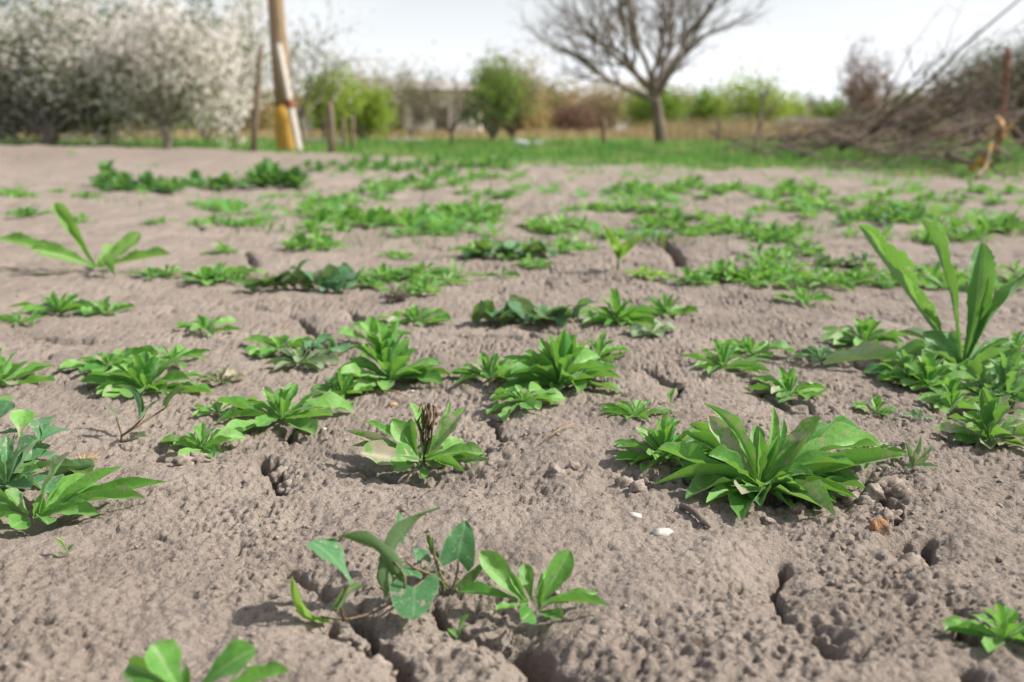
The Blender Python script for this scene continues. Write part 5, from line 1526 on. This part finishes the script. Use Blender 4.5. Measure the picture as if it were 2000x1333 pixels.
# blue-grey sheet fence in panels, and a brown earth bank
g = gpt(1490, 62)
fn = thing('sheet_fence', g, 'long low blue-grey metal sheet fence beyond the reeds', 'fence')
mbp = MB(); nst = 12
vv = []; ff = []
for i in range(nst + 1):
    xx = (i / nst - .5) * 1.96; yy = .03 * (i % 2)
    vv += [(xx, yy, .05), (xx, yy, 1.0), (xx, yy + .012, .05), (xx, yy + .012, 1.0)]
for i in range(nst):
    a_, c_ = i * 4, (i + 1) * 4
    ff += [(a_, c_, c_ + 1, a_ + 1), (a_ + 2, a_ + 3, c_ + 3, c_ + 2), (a_ + 1, c_ + 1, c_ + 3, a_ + 3), (a_, a_ + 2, c_ + 2, c_)]
pm = bpy.data.meshes.new('panel'); pm.from_pydata(vv, [], ff); pm.update()
for i in range(9):
    p_ = link('panel', pm, M['sheet'], fn, loc=((i - 3.5) * 2.0, .1 * math.sin(i), .06 * math.sin(i * 2.1)))
    mb = MB(); mb.box(((i - 4.5) * 2.0, -.05, .5), (.07, .07, 1.05)); link('post', mb.build('post', False), M['concrete'], fn)
V, f = lump_verts(310, 4, .3, (2.4, .8, .5)); g = gpt(770, 50)
tag(link('earth_bank', mesh_np('earth_bank', V, f), M['earth'], loc=g), 'low reddish brown earth bank beyond the lawn', 'bank')

# ------------------------------------------------------------------ brush pile of cut branches
def cut_branch(p, d, L, rad, seed, mat, lab, group=None, twigs=6, name='cut_branch'):
    r = random.Random(seed); d = Vector(d).normalized()
    pts = [Vector((0, 0, 0))]; dd = d.copy(); n = 7
    for i in range(n):
        dd = (dd + Vector((r.gauss(0, .10), r.gauss(0, .10), r.gauss(0, .07)))).normalized(); q_ = pts[-1] + dd * L / n; q_.z = max(q_.z, .025 - p[2]); pts.append(q_)
    polys = [(0, pts, [rad * (1 - .65 * i / n) for i in range(n + 1)])]
    tw = []
    for k in range(twigs):
        i = r.randrange(2, n); q = pts[i].lerp(pts[i + 1], r.random()); e = (d + Vector((r.gauss(0, .45), r.gauss(0, .45), r.gauss(0, .4)))).normalized()
        l = L * r.uniform(.2, .5); t2 = [q]
        for j in range(4): e = (e + Vector((r.gauss(0, .12), r.gauss(0, .12), r.gauss(0, .1)))).normalized(); q2_ = t2[-1] + e * l / 4; q2_.z = max(q2_.z, .025 - p[2]); t2.append(q2_)
        tw.append((1, t2, [rad * .40 * (1 - .18 * j) for j in range(5)]))
        for m_ in range(2):
            if twigs < 4: break
            e3 = (e + Vector((r.gauss(0, .6), r.gauss(0, .6), r.gauss(0, .5)))).normalized(); q3 = t2[r.randrange(1, 4)]
            tw.append((2, [q3, q3 + e3 * l * .22, q3 + e3 * l * .4 + Vector((0, 0, r.gauss(0, .02)))], [rad * .2, rad * .16, rad * .08]))
    # keep everything above the soil
    for _, pl, _r in polys + tw:
        for q in pl:
            if p[2] + q.z < .02: q.z = .02 - p[2]
    mb = MB(); mb.tube(pts, polys[0][2], 8)
    if not tw:
        return tag(link(name, mb.build(name), M[mat], loc=p), lab, 'branch', group)
    o = thing(name, p, lab, 'branch', group)
    link('limb', mb.build('limb'), M[mat], o)
    if twigs < 4:
        for q in [t_ for t_ in tw if t_[0] == 1]: link('twig', tubes_mesh('twig', [q], lambda l: 4), M[mat], o)
    else:
        tag(link('twigs', tubes_mesh('twigs', tw, lambda l: 4 if l == 1 else 3), M[mat], o), kind='stuff')
    return o
r = random.Random(77)
for k in range(34):
    f = r.random()
    D = 12.4 - 6.2 * f + r.uniform(-.5, .5)
    px = np.interp(D, [5.8, 7, 9, 12.6], [1790, 1640, 1530, 1430]) + r.uniform(-10, 260) * (1 if D < 11 else .5)
    g = gpt(px, D); lo = r.random()
    z = .04 + .34 * lo * np.interp(px, [1430, 1700, 2000], [.25, .8, 1.0])
    el = r.uniform(.10, .75) * np.interp(px, [1430, 1650, 1900], [.5, 1.0, 1.1])
    cut_branch(g + Vector((0, 0, z)), (r.uniform(.5, 1), r.uniform(-.6, .5), el * r.uniform(.5, 1.5)), r.uniform(.6, 1.5), r.uniform(.006, .015), 800 + k, 'brush', 'dark thin cut branch heaped slantwise in the brush pile', 'slanting cut branches in the brush pile', 7)
for k in range(34):
    D = 12.6 - 6.4 * r.random()
    px = np.interp(D, [5.8, 7, 9, 12.6], [1860, 1700, 1560, 1440]) + r.uniform(-30, 260)
    g = gpt(px, D); an = r.uniform(0, 6.28)
    cut_branch(g + Vector((0, 0, r.uniform(.03, .20))), (math.cos(an), math.sin(an) * .6, r.uniform(-.05, .55)), r.uniform(.4, 1.2), r.uniform(.005, .012), 900 + k, 'brush_pale', 'pale thin cut branch lying low in the brush pile', 'low pale branches in the brush pile', 5)
for k in range(18):
    D = r.uniform(9.5, 13.0); px = r.uniform(1400, 1700); g = gpt(px, D); an = r.choice([0, 3.1]) + r.uniform(-.5, .5)
    cut_branch(g + Vector((0, 0, r.uniform(.03, .12))), (math.cos(an), math.sin(an) * .5, r.uniform(-.02, .45)), r.uniform(.5, 1.3), r.uniform(.006, .013), 960 + k, 'brush_pale' if k % 2 else 'brush', 'thin cut branch strewn at the tapering left end of the brush pile', 'branches at the tapering end of the brush pile', 5)
# main visible sticks
def stick(px0, py0, D0, px1, py1, D1, rad, mat, lab, twigs=4, seed=1):
    a = at_depth(px0, py0, D0); b = at_depth(px1, py1, D1)
    a.z = max(a.z, .03); b.z = max(b.z, .03)
    cut_branch(a, b - a, (b - a).length, rad, seed, mat, lab, None, twigs)
stick(1470, 300, 9.5, 1525, 175, 9.8, .017, 'brush', 'stubby branch stump poking upright from the left end of the brush pile', 5, 11)
stick(1895, 330, 6.0, 2010, 255, 5.6, .022, 'lichen', 'thick branch with orange lichen propped at the pile front', 2, 12)
stick(1948, 232, 6.6, 1998, 262, 6.2, .020, 'sawn', 'short orange freshly sawn branch end', 0, 13)
stick(1860, 205, 7.5, 2060, 105, 7.3, .013, 'brush', 'thick dark branch rising past the rusty post', 4, 14)
stick(1905, 360, 5.3, 1950, 300, 5.5, .013, 'lichen', 'lichen-spotted stick standing in grass before the pile', 1, 15)
stick(1850, 300, 6.5, 1985, 350, 5.6, .020, 'brush', 'brown branch sloping down to the grass before the pile', 3, 16)
stick(1640, 290, 8.0, 1900, 190, 8.2, .030, 'brush', 'long heavy branch slanting up through the middle of the pile', 9, 17)
stick(1520, 285, 9.0, 1680, 335, 7.2, .015, 'brush_pale', 'thin bare branch trailing out onto the grass', 4, 18)
stick(1590, 270, 9.0, 1740, 318, 7.6, .015, 'brush_pale', 'second thin branch trailing onto the grass', 4, 19)
# broad pale grass blade before the pile
g = ground_at(1895, 368); d = fdepth(g)
o = thing('broad_leaf_shoot', g, 'pale broad leaf shoot standing before the lichen stick', 'weed')
for k, (tx, ty, w) in enumerate(((1912, 335, 11), (1884, 345, 8))):
    add_leaf(o, (0, 0, .004), at_depth(tx, ty, d - .03) - g, w * d / F * 1.6, 'blade', 'leaf_grey', k)
def tangle():
    r = random.Random(5); mb = MB()
    for k in range(230):
        D = 12.6 - 6.6 * r.random()
        px = np.interp(D, [5.8, 7, 9, 12.6], [1800, 1650, 1540, 1430]) + r.uniform(0, 330) * (1 if D < 11 else .6)
        g = gpt(px, D); hmax = .06 + .55 * np.interp(px, [1430, 1700, 2000], [.15, .7, 1.0])
        p = g + Vector((0, 0, r.random() ** 1.8 * hmax + .02)); e = Vector((r.uniform(.3, 1) if r.random() < .6 else -r.uniform(.3, 1), r.uniform(-.6, .6), r.uniform(-.1, .7))).normalized(); l = r.uniform(.2, .6)
        q1 = p + e * l * .5 + Vector((0, 0, r.gauss(0, .03))); q2 = p + e * l + Vector((0, r.gauss(0, .05), r.gauss(0, .05)))
        for q in (q1, q2): q.z = max(q.z, .02)
        mb.tube([p, q1, q2], [.005, .004, .0015], 3, cap=False)
    tag(link('brush_twigs', mb.build('brush_twigs'), M['brush']), 'tangle of fine twigs filling the brush pile', 'twigs', kind='stuff')
tangle()
